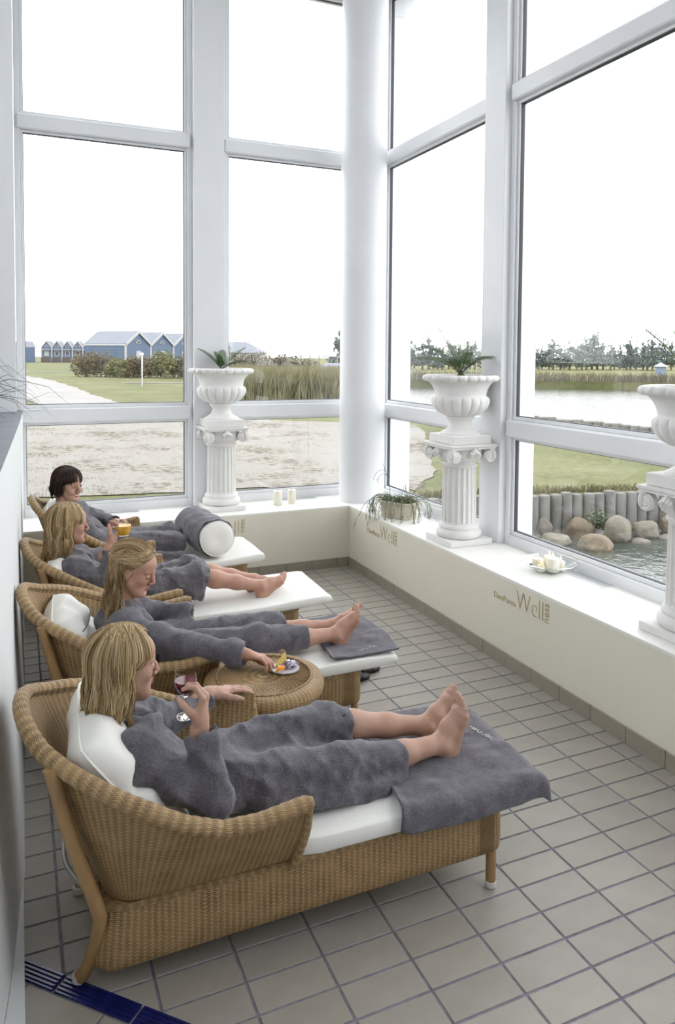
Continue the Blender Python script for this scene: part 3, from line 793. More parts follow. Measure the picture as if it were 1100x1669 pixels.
for k in range(34):
    a = r2.uniform(0, 2*PI); rot = math.radians(-62); lx, ly = .15*math.cos(a), .09*math.sin(a); x = lx*math.cos(rot)-ly*math.sin(rot); y = lx*math.sin(rot)+ly*math.cos(rot)
    stem(tl, (x, y, .02), (x*9, y*9, 1.0), r2.uniform(.20, .34), 1.7, .0026, 11)
for p, d, L in (((-.05, .06, .03), (-.15, .25, 1.2), .34), ((.03, -.08, .03), (.1, -.3, 1.2), .30), ((.05, -.09, .03), (.3, -.35, 1.), .34), ((-.1, .02, .02), (-1, .6, .5), .36)):
    stem(tl, p, d, L, .85, .0028, 13)
tag(tl.build('trailing_stems', M['rhip'], pt, True, uv=False), kind='stuff')
tag(pt, 'straggly trailing succulent spilling over the stone trough', 'plant')
# ================================================================== CANDLES AND GLASS BOWL
M['wax'] = plain('ivory_wax', (.88, .85, .72), .45, sss=.25)
M['wick_c'] = plain('candle_wick', (.03, .02, .02), .9)
m, N, L, B = newmat('clear_glass'); B.inputs['Transmission Weight'].default_value = 1; B.inputs['Roughness'].default_value = .02; B.inputs['IOR'].default_value = 1.3; setc(B.inputs['Base Color'], (.97, .98, .98)); M['glass'] = m
M['thinglass'] = pane_mat('thin_glass', .06, (.95, .97, .97))
def candle(loc, r, h, label, group):
    c = empty('candle', loc); k = MB(); k.lathe([(r*.94, 0), (r, .004), (r, h-.004), (r*.93, h), (r*.6, h-.004), (r*.2, h-.007), (.0005, h-.007)], 24); k.build('wax_body', M['wax'], c, True, uv=False)
    w = MB(); w.tube([(0, 0, h-.008), (.001, 0, h+.004), (.002, 0, h+.012)], .0012, 5); w.build('wick', M['wick_c'], c, uv=False)
    return tag(c, label, 'candle', group)
candle((-.600, .285, H), .040, .125, 'left ivory pillar candle on the far sill', 'pillar candles on the far sill')
candle((-.455, .305, H), .038, .125, 'right ivory pillar candle on the far sill, beside the corner column', 'pillar candles on the far sill')
BX, BY = .335, -2.365
b = empty('glass_bowl', (BX, BY, H)); g = MB()
prof = [(.0005, 0), (.055, .0), (.062, .006), (.10, .020), (.145, .040), (.172, .060), (.176, .063), (.172, .066), (.142, .047), (.10, .027), (.06, .013), (.0005, .011)]
g.lathe(prof, 56, cap=False); g.build('dish', M['thinglass'], b, True, uv=False)
rg = MB(); rg.tube([(.174*math.cos(a), .174*math.sin(a), .064) for a in np.linspace(0, 2*PI, 60, endpoint=False)], .0028, 6, closed=True); rg.build('rim', M['glass'], b, True, uv=False)
tag(b, 'wide shallow clear glass bowl of candles on the right sill', 'bowl')
m, N, L, B = newmat('candle_flame'); setc(B.inputs['Base Color'], (1, .8, .4)); setc(B.inputs['Emission Color'], (1, .62, .22)); B.inputs['Emission Strength'].default_value = 3; M['flame'] = m
for k, (dx, dy, r, h, lab) in enumerate(((-.015, -.055, .040, .085, 'tall burning ivory candle at the front of the glass bowl'), (-.055, .045, .036, .062, 'short ivory candle at the left of the glass bowl'),
        (.035, .04, .036, .070, 'ivory candle at the back of the glass bowl'), (-.075, -.02, .026, .035, 'low stubby candle at the near edge of the glass bowl'), (.055, -.045, .030, .055, 'ivory candle at the window side of the glass bowl'))):
    c = candle((BX+dx, BY+dy, H+.016+.0), r, h, lab, 'candles in the glass bowl')
    fl_ = MB(); fl_.lathe([(.0005, 0), (.004, .006), (.0045, .012), (.002, .022), (.0003, .030)], 8, (.002, 0, h+.006), cap=False); fl_.build('flame', M['flame'], c, True, uv=False)
M['petal'] = plain('cream_petal', (.80, .76, .62), .6); M['driedleaf'] = plain('dried_leaf', (.10, .055, .03), .8)
PLB = ['dark dried leaf at the left edge of the glass bowl', 'cream dried petal at the back of the glass bowl', 'cream dried petal at the near side of the glass bowl']
for k in range(3):
    a = (2.9, 1.7, 4.2)[k]; rr = r2.uniform(.10, .15); px, py = rr*math.cos(a), rr*math.sin(a); mb = MB(); t = r2.uniform(0, 6)
    vv = [(.022*math.cos(t), .022*math.sin(t), .004), (.012*math.cos(t+1.6), .012*math.sin(t+1.6), .0), (0, 0, -.004), (.012*math.cos(t-1.6), .012*math.sin(t-1.6), .0), (-.02*math.cos(t), -.02*math.sin(t), .006)]
    mb.add(vv, [(0, 1, 2), (0, 2, 3), (1, 4, 2), (2, 4, 3)]); o = mb.build('dried_petal', M['driedleaf'] if k == 0 else M['petal'], None, uv=False); o.location = (BX+px, BY+py, H+.030+.25*(rr-.09)+.012)
    md = o.modifiers.new('s', 'SOLIDIFY'); md.thickness = .0015
    tag(o, PLB[k], 'petal', 'dried petals in the glass bowl')

# ================================================================== OUTSIDE
from mathutils.geometry import tessellate_polygon
ORD = ['first', 'second', 'third', 'fourth', 'fifth', 'sixth', 'seventh', 'eighth', 'ninth', 'tenth', 'eleventh', 'twelfth', 'thirteenth', 'fourteenth', 'fifteenth', 'sixteenth', 'seventeenth', 'eighteenth', 'nineteenth', 'twentieth', 'twenty-first', 'twenty-second', 'twenty-third', 'twenty-fourth', 'twenty-fifth', 'twenty-sixth', 'twenty-seventh', 'twenty-eighth', 'twenty-ninth', 'thirtieth']
def ground_mat(name, stops, s1, s2, bump=.02, rough=.95, s3=None):
    m, N, L, B = newmat(name); tc = N.new('ShaderNodeTexCoord')
    a = N.new('ShaderNodeTexNoise'); a.inputs['Scale'].default_value = s1; a.inputs['Detail'].default_value = 6; a.inputs['Roughness'].default_value = .65; L.new(tc.outputs['Object'], a.inputs['Vector'])
    b = N.new('ShaderNodeTexNoise'); b.inputs['Scale'].default_value = s2; b.inputs['Detail'].default_value = 6; b.inputs['Roughness'].default_value = .7; L.new(tc.outputs['Object'], b.inputs['Vector'])
    h = math_n(N, L, 'MULTIPLY_ADD', b.outputs['Fac'], .5, math_n(N, L, 'MULTIPLY', a.outputs['Fac'], .5))
    rp = N.new('ShaderNodeValToRGB'); setc_r(rp, stops); L.new(h, rp.inputs['Fac']); L.new(rp.outputs['Color'], B.inputs['Base Color'])
    bp = N.new('ShaderNodeBump'); bp.inputs['Distance'].default_value = bump; L.new(b.outputs['Fac'], bp.inputs['Height']); L.new(bp.outputs['Normal'], B.inputs['Normal'])
    B.inputs['Roughness'].default_value = rough; B.inputs['Specular IOR Level'].default_value = .15
    return m
M['lawn'] = ground_mat('lawn', [(.34, (.065, .068, .030)), (.46, (.105, .112, .048)), (.56, (.145, .146, .072)), (.66, (.19, .175, .105))], .35, 9.)
M['sand'] = ground_mat('sand', [(.36, (.055, .045, .025)), (.425, (.125, .11, .08)), (.475, (.215, .202, .18)), (.7, (.24, .228, .21))], .45, 7.5)
M['gravel'] = ground_mat('gravel_path', [(.3, (0.19, 0.18, 0.17)), (.5, (0.26, 0.25, 0.24)), (.7, (0.3, 0.29, 0.28))], .6, 12.)
M['field'] = ground_mat('rough_field', [(.36, (0.085, 0.09, 0.035)), (.48, (0.135, 0.135, 0.055)), (.6, (0.18, 0.165, 0.085))], .12, 2.)
GZ = -.05
def poly_obj(name, pts, z, mat, skirt=0., parent=None):
    n = len(pts); v = [(x, y, z) for x, y in pts]
    f = [tuple(t) for t in tessellate_polygon([[Vector((x, y, 0)) for x, y in pts]])]
    ff = []
    for a, b, c in f:
        cr = (v[b][0]-v[a][0])*(v[c][1]-v[a][1])-(v[b][1]-v[a][1])*(v[c][0]-v[a][0]); ff.append((a, b, c) if cr > 0 else (a, c, b))
    if skirt:
        v += [(x, y, z-skirt) for x, y in pts]; ff += [(i, n+i, n+(i+1) % n, (i+1) % n) for i in range(n)]
    return mesh_obj(name, v, ff, mat, parent)
def wob(pts, amp, seed, step=.8):
    r = random.Random(seed); out = []
    for i in range(len(pts)):
        a, b = np.array(pts[i]), np.array(pts[(i+1) % len(pts)]); n = max(1, min(60, int(np.linalg.norm(b-a)/step)))
        for k in range(n):
            p = a+(b-a)*k/n; out.append((p[0]+r.uniform(-amp, amp), p[1]+r.uniform(-amp, amp)))
    return out
PAL1 = [(.86, 2.60), (1.6, 2.56), (2.35, 2.51), (2.99, 2.44), (3.95, 2.31), (4.79, 2.14), (5.67, 1.95), (7, 1.55), (9, .7), (11, -.6), (12.5, -2)]
PAL2 = [(12.6, -1.0), (12.2, 3), (11.73, 6.8), (11.53, 9.06), (11.02, 11.1), (10.63, 13.44), (9.96, 15.76), (9.6, 18)]
SHORE = [(10.5, 22), (14, 30), (20, 42), (26.3, 46.7), (35.6, 42.1), (43.9, 35.6), (70, 15), (110, -25), (300, -60)]
g = poly_obj('lawn_ground', [(-150, .80), (.80, .80)]+PAL1+PAL2+SHORE+[(300, 400), (-150, 400)], GZ, M['lawn'], .9)
tag(g, kind='structure')
tag(poly_obj('field_ground', wob([(27, 47.6), (36, 43), (45, 36), (72, 15.5), (112, -24), (200, 10), (220, 150), (40, 200), (18, 60)], .5, 3, 3), GZ+.02, M['field']), kind='structure')
tag(poly_obj('sand_ground', wob([(-6, 4.9), (-2.67, 4.75), (-1.85, 4.57), (-.52, 4.36), (.2, 4.35), (1.76, 4.0), (2.6, 3.3), (3.1, 3.9), (3.8, 4.7), (4.4, 6.0), (5.2, 7.0), (6.0, 8.9), (6.9, 10.4), (7.6, 12.2), (6.4, 13.2), (4.8, 14.5), (3.61, 15.6), (2.09, 17.3), (-2.48, 18.8), (-8, 19)], .045, 4, .16), GZ+.015, M['sand']), kind='structure')
tag(poly_obj('path_ground', wob([(-5, 19.5), (-1.9, 21.9), (-2.2, 26), (-2.5, 28.4), (-6, 33), (-12, 60), (-2.1, 61.6), (-.58, 51.9), (.24, 39), (.62, 29), (1.1, 21), (1.3, 18)], .15, 5, 1.), GZ+.03, M['gravel']), kind='structure')
tag(poly_obj('path_far', wob([(-3, 76), (30, 70), (30, 71.2), (-3, 77.6)], .1, 6, 2.), GZ+.03, M['gravel']), kind='structure')
tag(poly_obj('path_lawn', wob([(3.6, 44.5), (14, 40.5), (14, 41.2), (3.6, 45.3)], .1, 6, 2.), GZ+.03, M['gravel']), kind='structure')
# water
m, N, L, B = newmat('pond_water'); setc(B.inputs['Base Color'], (.045, .055, .045)); B.inputs['Roughness'].default_value = .08; B.inputs['IOR'].default_value = 1.33
tc = N.new('ShaderNodeTexCoord'); nz = N.new('ShaderNodeTexNoise'); nz.inputs['Scale'].default_value = 6.; nz.inputs['Detail'].default_value = 3; L.new(tc.outputs['Object'], nz.inputs['Vector'])
bp = N.new('ShaderNodeBump'); bp.inputs['Distance'].default_value = .03; L.new(nz.outputs['Fac'], bp.inputs['Height']); L.new(bp.outputs['Normal'], B.inputs['Normal']); M['water'] = m
WZ = -.60
tag(poly_obj('pond_water', [(.70, -20), (13.4, -20), (13.4, 0), (12.6, -1.2), (11, -.3), (9, 1), (.70, 2.9)], WZ, M['water']), 'shallow pond between the window and the wooden palisade', 'pond')
tag(poly_obj('lake_water', [(12.3, -1), (13.4, -1), (13.4, -20), (110, -25), (70, 16), (44, 37), (26, 48), (10, 26), (9, 18.5), (10, 13), (11.4, 8)], WZ, M['water']), 'pale still lake beyond the far palisade', 'lake')
# palisades: one post after another
M['post'] = plain('weathered_post', (0.109, 0.109, 0.0966), .9, c2=(0.176, 0.172, 0.16), scale=5, bump=.006, bscale=30)
def palisade(path, spacing, r, zt, zb, label):
    root = tag(empty('palisade', (path[0][0], path[0][1], 0)), label, 'palisade')
    P = np.array(path); d = arc_uv(np.column_stack([P, np.zeros(len(P))])); rr_ = random.Random(len(path)); o0 = P[0]
    me = []
    for q in range(3):
        mb = MB(); mb.lathe([(r*.97, zb), (r, zt-.3), (r*(.97+.02*q), zt-.02), (r*.86, zt)], 10); o = mb.build('post', M['post'], root, True, uv=False); me.append(o)
    k = 0; s = 0
    while s < d[-1]:
        x = np.interp(s, d, P[:, 0]); y = np.interp(s, d, P[:, 1])
        o = me[k] if k < 3 else link(bpy.data.objects.new('post', me[k % 3].data), root)
        o.location = (x-o0[0]+rr_.uniform(-.012, .012), y-o0[1]+rr_.uniform(-.012, .012), rr_.uniform(-.03, .015)); o.rotation_euler.z = rr_.uniform(0, 6)
        k += 1; s += spacing
palisade(PAL1, .172, .086, GZ+.03, -1.0, 'grey weathered post palisade at the edge of the pond')
palisade(PAL2, .30, .14, GZ+.26, -1.0, 'far post palisade between the lawn and the lake')
# boulders: noise-shaped
M['rock'] = [plain('boulder_%d' % i, c, .85, c2=c2, scale=5, bump=.02, bscale=12) for i, (c, c2) in enumerate((((0.126, 0.0987, 0.0672), (0.193, 0.16, 0.118)), ((0.139, 0.126, 0.0966), (0.197, 0.181, 0.147)), ((0.105, 0.0966, 0.0756), (0.168, 0.151, 0.126))))]
def rock(x, y, z, sx, sy, sz, seed, mi, label, name='boulder'):
    r = np.random.default_rng(seed); bm = bmesh.new(); bmesh.ops.create_icosphere(bm, subdivisions=4, radius=1)
    D = r.normal(size=(14, 3)); D /= np.linalg.norm(D, axis=1)[:, None]; hh = r.uniform(.72, .95, 14); ph = r.uniform(0, 6, 6)
    for v in bm.verts:
        c = np.array(v.co); k = 1.
        for d, h in zip(D, hh):
            q = float(c@d)
            if q > h: k = min(k, 1-(1-h/q)*.75)
        k *= 1+.035*math.sin(5*c[0]+ph[0]+3*c[1])+.03*math.sin(7*c[2]+ph[1])+.015*math.sin(13*c[1]+9*c[0]+ph[2])
        v.co = (c[0]*k*sx, c[1]*k*sy, c[2]*k*sz)
    me = bpy.data.meshes.new(name); bm.to_mesh(me); bm.free(); me.materials.append(M['rock'][mi])
    me.polygons.foreach_set('use_smooth', np.ones(len(me.polygons), dtype=bool))
    o = link(bpy.data.objects.new(name, me)); o.location = (x, y, z); o.rotation_euler = (0, 0, r.uniform(0, 6)*0)
    return tag(o, label, 'boulder', 'boulders in the pond')
rock(4.50, 2.00, -.52, .23, .20, .20, 1, 0, 'brown angular boulder against the palisade, left of the green tuft')
rock(4.84, 1.62, -.48, .20, .18, .24, 2, 1, 'tall upright boulder at the water, right of the green tuft')
rock(5.36, 1.62, -.52, .21, .17, .17, 3, 1, 'round grey boulder in the pond beside the tall upright one')
rock(5.86, 1.62, -.50, .19, .17, .19, 4, 0, 'boulder in the pond nearest the right-hand pedestal')
rock(4.22, 1.38, -.57, .25, .21, .16, 5, 0, 'broad tan boulder lying lowest in the pond')
rock(3.92, 1.80, -.57, .22, .18, .12, 6, 1, 'flat pale boulder half under water at the left of the pond')
rock(4.05, 2.22, -.52, .14, .12, .17, 7, 2, 'boulder at the window frame, hard against the palisade')
rock(5.05, 1.40, -.60, .14, .12, .055, 8, 2, 'small flat stone just above the pond water')
rock(5.55, 1.42, -.60, .12, .10, .06, 9, 2, 'small dark stone between boulders at the water edge')
# foliage helpers: many small leaf blades
def leaf_cloud(mb, blobs, n, size, seed, up=.0, squash=1.):
    r = np.random.default_rng(seed); w = np.array([b[3]*b[4]*b[5] for b in blobs])**.67; w /= w.sum()
    idx = r.choice(len(blobs), n, p=w)
    d = r.normal(size=(n, 3)); d /= np.linalg.norm(d, axis=1)[:, None]; rad = r.uniform(.55, 1.02, n)[:, None]
    B_ = np.array(blobs); c = B_[idx, :3]+d*rad*B_[idx, 3:6]
    a = r.normal(size=(n, 3)); a[:, 2] += up; a /= np.linalg.norm(a, axis=1)[:, None]; b = np.cross(a, r.normal(size=(n, 3))); b /= np.linalg.norm(b, axis=1)[:, None]
    s = size*r.uniform(.6, 1.4, n)[:, None]
    v = np.stack([c-a*s, c+b*s*.45, c+a*s, c-b*s*.45], 1).reshape(-1, 3)
    k = len(mb.v); mb.v.extend(map(tuple, v)); mb.uv.extend([(0, 0)]*len(v)); mb.f.extend([(k+4*i, k+4*i+1, k+4*i+2, k+4*i+3) for i in range(n)])
M['bush'] = [plain('shrub_leaf_%d' % i, c, .8, c2=c2, scale=1.2, coord='Object') for i, (c, c2) in enumerate((((0.0975, 0.065, 0.0358), (0.156, 0.13, 0.0585)), ((0.104, 0.111, 0.039), (0.182, 0.163, 0.065)), ((0.0975, 0.0845, 0.0585), (0.156, 0.137, 0.091))))]
M['bark'] = plain('grey_bark', (.12, .10, .08), .9, var=.3, scale=8)
M['pine'] = [plain('hazed_needle_%d' % i, c, .8, c2=c2, scale=.8) for i, (c, c2) in enumerate((((0.075, 0.105, 0.09), (0.128, 0.158, 0.135)), ((0.0975, 0.12, 0.112), (0.15, 0.176, 0.165))))]  # bluish-grey distance haze is mixed into these needle colours
def shrub(x, y, w, d, h, mi, seed, label, group, n=1500, size=.10):
    o = empty('shrub', (x, y, GZ)); r = random.Random(seed); blobs = []
    for k in range(9): blobs.append((r.uniform(-.7, .7)*w/2, r.uniform(-.6, .6)*d/2, h*r.uniform(.3, .72), w*.25*r.uniform(.7, 1.2), d*.28, h*.30*r.uniform(.7, 1.1)))
    blobs += [(-.35*w/2, 0, h*.25, w*.3, d*.35, h*.28), (.35*w/2, 0, h*.25, w*.3, d*.35, h*.28)]
    mb = MB(); leaf_cloud(mb, blobs, n, size, seed); tag(mb.build('foliage', M['bush'][mi], o, uv=False), kind='stuff')
    st = MB()
    for k in range(5): st.tube([(r.uniform(-.1, .1)*w, 0, 0), (r.uniform(-.3, .3)*w, r.uniform(-.2, .2)*d, h*.6)], [.03, .012], 5)
    st.build('stems', M['bark'], o, uv=False)['kind'] = 'stuff'
    return tag(o, label, 'shrub', group)
def conifer(x, y, h, w, mi, seed, label, group):
    o = empty('pine_tree', (x, y, GZ)); r = random.Random(seed); blobs = []; lay = 9
    for k in range(lay):
        t = k/(lay-1); z = h*(.22+.76*t); ww = w/2*(1-t)**.8*r.uniform(.65, 1.15)+.12
        for q in range(3): a = r.uniform(0, 6.3); blobs.append((ww*.5*math.cos(a), ww*.5*math.sin(a), z+r.uniform(-.1, .1)*h, ww*.6, ww*.6, h*.065))
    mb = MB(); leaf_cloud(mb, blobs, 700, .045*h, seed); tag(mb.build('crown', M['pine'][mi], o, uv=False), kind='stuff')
    t = MB(); t.tube([(0, 0, 0), (.05, 0, h*.5), (0, 0, h*.95)], [.035*h, .02*h, .004*h], 6); t.build('trunk', M['bark'], o, uv=False)
    return tag(o, label, 'tree', group)
r3 = random.Random(11)
def vp(px, d):
    q = CAMP+_F*d+_R*((px-550)/1201.4*d); return q.x, q.y
# shrubs before the blue houses
k = 0
for px, d, w, h in ((140, 62, 2.2, 2.3), (163, 62, 2.6, 2.6), (188, 61, 2.2, 2.1), (206, 60, 1.8, 1.6), (222, 60, 1.9, 1.9), (243, 61, 2.2, 2.1), (262, 61, 2.2, 2.3), (283, 60, 2.4, 2.4), (304, 60, 2.2, 2.3), (322, 58, 2.2, 2.2)):
    x, y = vp(px, d); shrub(x, y, w, w*.9, h, (0, 0, 1, 1, 0, 0, 1, 1, 2, 2)[k], 40+k, '%s rust-green shrub from the left before the blue beach houses' % ORD[k], 'shrubs before the houses'); k += 1
# shrubs on the dune behind the reeds
for k, (px, d, w, h) in enumerate(((395, 58, 3.2, 2.5), (418, 56, 3.0, 2.2), (440, 58, 3.2, 2.3), (462, 60, 3.0, 2.1), (487, 62, 3.2, 2.0))):
    x, y = vp(px, d); shrub(x, y, w, w*.8, h, 2, 60+k, '%s grey shrub from the left on the dune behind the reeds' % ORD[k], 'shrubs on the dune')
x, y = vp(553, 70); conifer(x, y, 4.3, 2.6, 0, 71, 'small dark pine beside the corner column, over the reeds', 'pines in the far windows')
# trees across the lake
k = 0
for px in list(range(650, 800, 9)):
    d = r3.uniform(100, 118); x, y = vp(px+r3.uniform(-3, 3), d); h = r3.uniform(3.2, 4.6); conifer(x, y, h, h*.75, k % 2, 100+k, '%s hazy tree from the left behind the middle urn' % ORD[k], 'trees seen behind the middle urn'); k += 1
k = 0; hs = [3.6, 3.2, 3.4, 4.2, 5.0, 3.9, 3.4, 4.3, 3.7, 4.1, 5.3, 5.9, 5.4, 4.4, 3.9, 3.6, 3.8, 4.4, 4.6, 4.3, 4.2, 4.6, 4.4, 4.2, 4.5, 4.3]
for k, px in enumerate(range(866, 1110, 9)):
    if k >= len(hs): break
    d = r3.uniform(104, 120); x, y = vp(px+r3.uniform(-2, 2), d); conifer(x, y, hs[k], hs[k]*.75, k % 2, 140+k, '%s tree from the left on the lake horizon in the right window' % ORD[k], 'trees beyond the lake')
# reeds: uncountable
def reeds(name, area, n, h, seed, mat, label, w0=.012):
    r = np.random.default_rng(seed); mb = MB()
    pts = np.array([area(r) for _ in range(n)]); hh = h*r.uniform(.55, 1.1, n); lean = r.normal(size=(n, 2))*.16; wd = r.normal(size=(n, 2)); wd /= np.linalg.norm(wd, axis=1)[:, None]
    v = []
    for p, q, l, w in zip(pts, hh, lean, wd):
        s = .009*q+w0*.7
        v += [(p[0]-w[0]*s, p[1]-w[1]*s, GZ), (p[0]+w[0]*s, p[1]+w[1]*s, GZ), (p[0]+l[0]*q*.5+w[0]*s*.8, p[1]+l[1]*q*.5+w[1]*s*.8, GZ+q*.6), (p[0]+l[0]*q*1.4, p[1]+l[1]*q*1.4, GZ+q), (p[0]+l[0]*q*.5-w[0]*s*.8, p[1]+l[1]*q*.5-w[1]*s*.8, GZ+q*.6)]
    f = [(5*i, 5*i+1, 5*i+2, 5*i+3, 5*i+4) for i in range(n)]
    o = mesh_obj(name, v, f, mat); return tag(o, label, 'reeds', kind='stuff')
M['reed'] = plain('dry_reed', (0.121, 0.116, 0.0495), .8, c2=(0.209, 0.187, 0.099), scale=2.5)
M['reed2'] = plain('brown_reed', (0.09, 0.078, 0.054), .8, c2=(0.144, 0.126, 0.084), scale=2.5)
def area_reed(r):
    px = r.uniform(372, 575); d = 29.5+(px < 420)*(420-px)*.05+abs(r.normal())*6.; return vp(px, d)
reeds('reed_bed', area_reed, 16000, 1.42, 1, M['reed'], 'thick yellow-green reed bed behind the sand, left of the corner column')
def area_shore(r):
    t = r.uniform(); P_ = [(24, 47.6), (35.6, 42.8), (44.5, 36.2), (62, 22.5), (90, -3)]
    i = min(int(t*4), 3); u = t*4-i; p = np.array(P_[i])*(1-u)+np.array(P_[i+1])*u; return p+r.normal(size=2)*.7
reeds('shore_reeds', area_shore, 6000, .85, 2, M['reed2'], 'brown reed fringe along the far lake shore')
def area_edge(r):
    px = r.uniform(690, 1100); i = r.integers(0, 10); a, b = np.array(PAL1[i]), np.array(PAL1[i+1]); u = r.uniform(); return a*(1-u)+b*u+np.array((0, .12))+np.abs(r.normal(size=2))*np.array((.02, .15))
reeds('lawn_edge_grass', area_edge, 2500, .10, 3, M['reed'], 'uneven grass along the top of the near palisade')
def area_tuft(r):
    c = TUFTS[r.integers(0, len(TUFTS))]; return np.array(c)+r.normal(size=2)*.16
_q = np.random.default_rng(31); TUFTS = [(_q.uniform(-3.2, -1.6), _q.uniform(4.6, 9)) for _ in range(26)]+[(_q.uniform(-2.6, 4.5), _q.uniform(4.6, 15)) for _ in range(40)]
reeds('sand_tufts', area_tuft, 3200, .05, 8, M['reed'], 'thin grass tufts scattered over the sand', .0035)
M['tuft'] = plain('green_tuft', (0.054, 0.084, 0.036), .7, c2=(0.096, 0.126, 0.06), scale=6)
tf = MB(); leaf_cloud(tf, [(0, 0, .16, .16, .12, .14), (.1, -.05, .1, .12, .1, .1), (-.14, .04, .08, .12, .1, .08)], 420, .03, 5); o = tf.build('pond_plant', M['tuft'], None, uv=False); o.location = (4.72, 1.90, -.52); tag(o, 'green leafy tuft growing between the boulders', 'plant', kind='stuff')
# ---- blue beach houses
M['blueboard'] = plain('blue_cladding', (0.0756, 0.108, 0.169), .7, var=.10, scale=2); M['roof'] = plain('grey_roof', (0.144, 0.155, 0.18), .7, var=.08, scale=1.5)
M['trimw'] = plain('white_trim', (0.344, 0.344, 0.344), .6); M['winglass'] = plain('dark_window', (0.021, 0.0252, 0.0294), .1); M['deckwood'] = plain('brown_deck', (0.0714, 0.0546, 0.042), .85, var=.2, scale=3)
def row(origin, dirv, n, w, dep, eave, ridge, label, group, far=False, first_end=True):
    dx, dy = dirv; L_ = math.hypot(dx, dy); dx, dy = dx/L_, dy/L_
    ang = math.atan2(dy, dx)
    for i in range(n):
        h = empty('beach_house', (origin[0]+dx*w*i, origin[1]+dy*w*i, GZ), ang)
        # local: x along the row, y away behind the gable front (front at y=0), z up
        b = MB(); v = [(0, 0, 0), (w, 0, 0), (w, 0, eave), (w/2, 0, ridge), (0, 0, eave)]; v += [(x, dep, z) for x, _, z in v]
        b.add(v, [(0, 1, 2, 3, 4), (9, 8, 7, 6, 5), (0, 5, 6, 1), (1, 6, 7, 2), (0, 4, 9, 5)]); b.build('walls', M['blueboard'], h, uv=False)
        for s in (0, 1):
            r = MB(); xs = (0, w/2) if s == 0 else (w/2, w); z0, z1 = (eave, ridge) if s == 0 else (ridge, eave); e = .12
            a = [(xs[0], -e, z0), (xs[1], -e, z1), (xs[1], dep+e, z1), (xs[0], dep+e, z0)]; r.add(a+[(x, y, z+.12) for x, y, z in a], [(3, 2, 1, 0), (4, 5, 6, 7), (0, 1, 5, 4), (1, 2, 6, 5), (2, 3, 7, 6), (3, 0, 4, 7)]); r.build('roof_slope', M['roof'], h, uv=False)
            bg = MB(); t = .26; a = [(xs[0], -e-.06, z0-t+.1), (xs[1], -e-.06, z1-t+.1), (xs[1], -e-.06, z1+.16), (xs[0], -e-.06, z0+.16)]; bg.add(a+[(x, y+.05, z) for x, y, z in a], [(0, 1, 2, 3), (7, 6, 5, 4), (0, 4, 5, 1), (2, 6, 7, 3), (1, 5, 6, 2), (0, 3, 7, 4)]); bg.build('bargeboard', M['trimw'], h, uv=False)
        MB().box(-.13, .13, -.08, .04, 0, eave).build('corner_board', M['trimw'], h, uv=False)
        if i == n-1: MB().box(w-.13, w+.13, -.08, .04, 0, eave).build('corner_board', M['trimw'], h, uv=False)
        for sd in ([0] if i == 0 and first_end else []):
            for q in range(9): MB().box(-.03, .0, .15, dep-.1, .2+q*.31, .2+q*.31+.27).build('board', M['blueboard'], h, uv=False)
            MB().box(-.08, .03, -.02, dep, eave-.14, eave+.04).build('fascia', M['trimw'], h, uv=False)
        # round-topped loft window and a sash window below
        cx = w/2; wz = eave+.12; f_ = MB(); rr = .40; pts = [(cx+rr*math.cos(a), wz+rr*math.sin(a)) for a in np.linspace(0, PI, 13)]
        m_ = len(pts); f_.add([(x, -.06, z) for x, z in pts]+[(x, .02, z) for x, z in pts], [tuple(range(m_)), tuple(range(2*m_-1, m_-1, -1))]+[(i_, m_+i_, m_+(i_+1) % m_, (i_+1) % m_) for i_ in range(m_)]); wn = f_.build('loft_window', M['trimw'], h, uv=False)
        g_ = MB(); pts = [(cx+rr*.72*math.cos(a), wz+.05+rr*.72*math.sin(a)) for a in np.linspace(0, PI, 13)]; g_.add([(x, -.07, z) for x, z in pts], [tuple(range(m_))]); g_.build('pane', M['winglass'], wn, uv=False)
        zz = eave-1.35
        wn = MB().box(cx-.45, cx+.45, -.07, .02, zz-.45, zz+.62).build('window', M['trimw'], h, uv=False)
        MB().box(cx-.30, cx+.30, -.09, -.05, zz-.30, zz+.48).build('pane', M['winglass'] if i else M['trimw'], wn, uv=False)
        if far:
            MB().box(.3, w-.3, -.9, -.1, eave-.55, eave-.42).build('porch_roof', M['trimw'], h, uv=False)
            MB().box(.2, w-.2, -1.5, -1.4, 0, 1.05).build('porch_rail', M['deckwood'], h, uv=False)
        tag(h, label % ORD[i], 'house', group)
row((8.5, 79.4), (2.8, 2.85), 5, 4.75, 5.6, 3.0, 4.45, '%s blue gabled beach house from the left of the nearer row', 'nearer blue beach houses')
x0, y0 = vp(68, 150); x1, y1 = vp(152, 152)
row((x0, y0), (x1-x0, y1-y0), 5, math.hypot(x1-x0, y1-y0)/5, 6, 3.1, 4.4, '%s blue gabled beach house from the left of the farther row', 'farther blue beach houses', True)
x0, y0 = vp(24, 150); x1, y1 = vp(44, 145); row((x0, y0), (x1-x0, y1-y0), 1, 3.2, 3, 3.0, 4.2, '%s and leftmost blue house, half behind the window jamb', 'farther blue beach houses', True, False)
# lamp post
lp = empty('lamp_post', (4.11, 38.87, GZ)); mb = MB(); mb.tube([(0, 0, 0), (0, 0, 1.85)], .045, 8); mb.build('pole', M['steel'], lp, True, uv=False); mb = MB(); mb.lathe([(.045, 1.84), (.075, 1.87), (.08, 1.99), (.05, 2.03), (.01, 2.04)], 12); mb.build('lantern', M['steel'], lp, True, uv=False); tag(lp, 'grey lamp post on the lawn before the blue houses', 'lamp post')
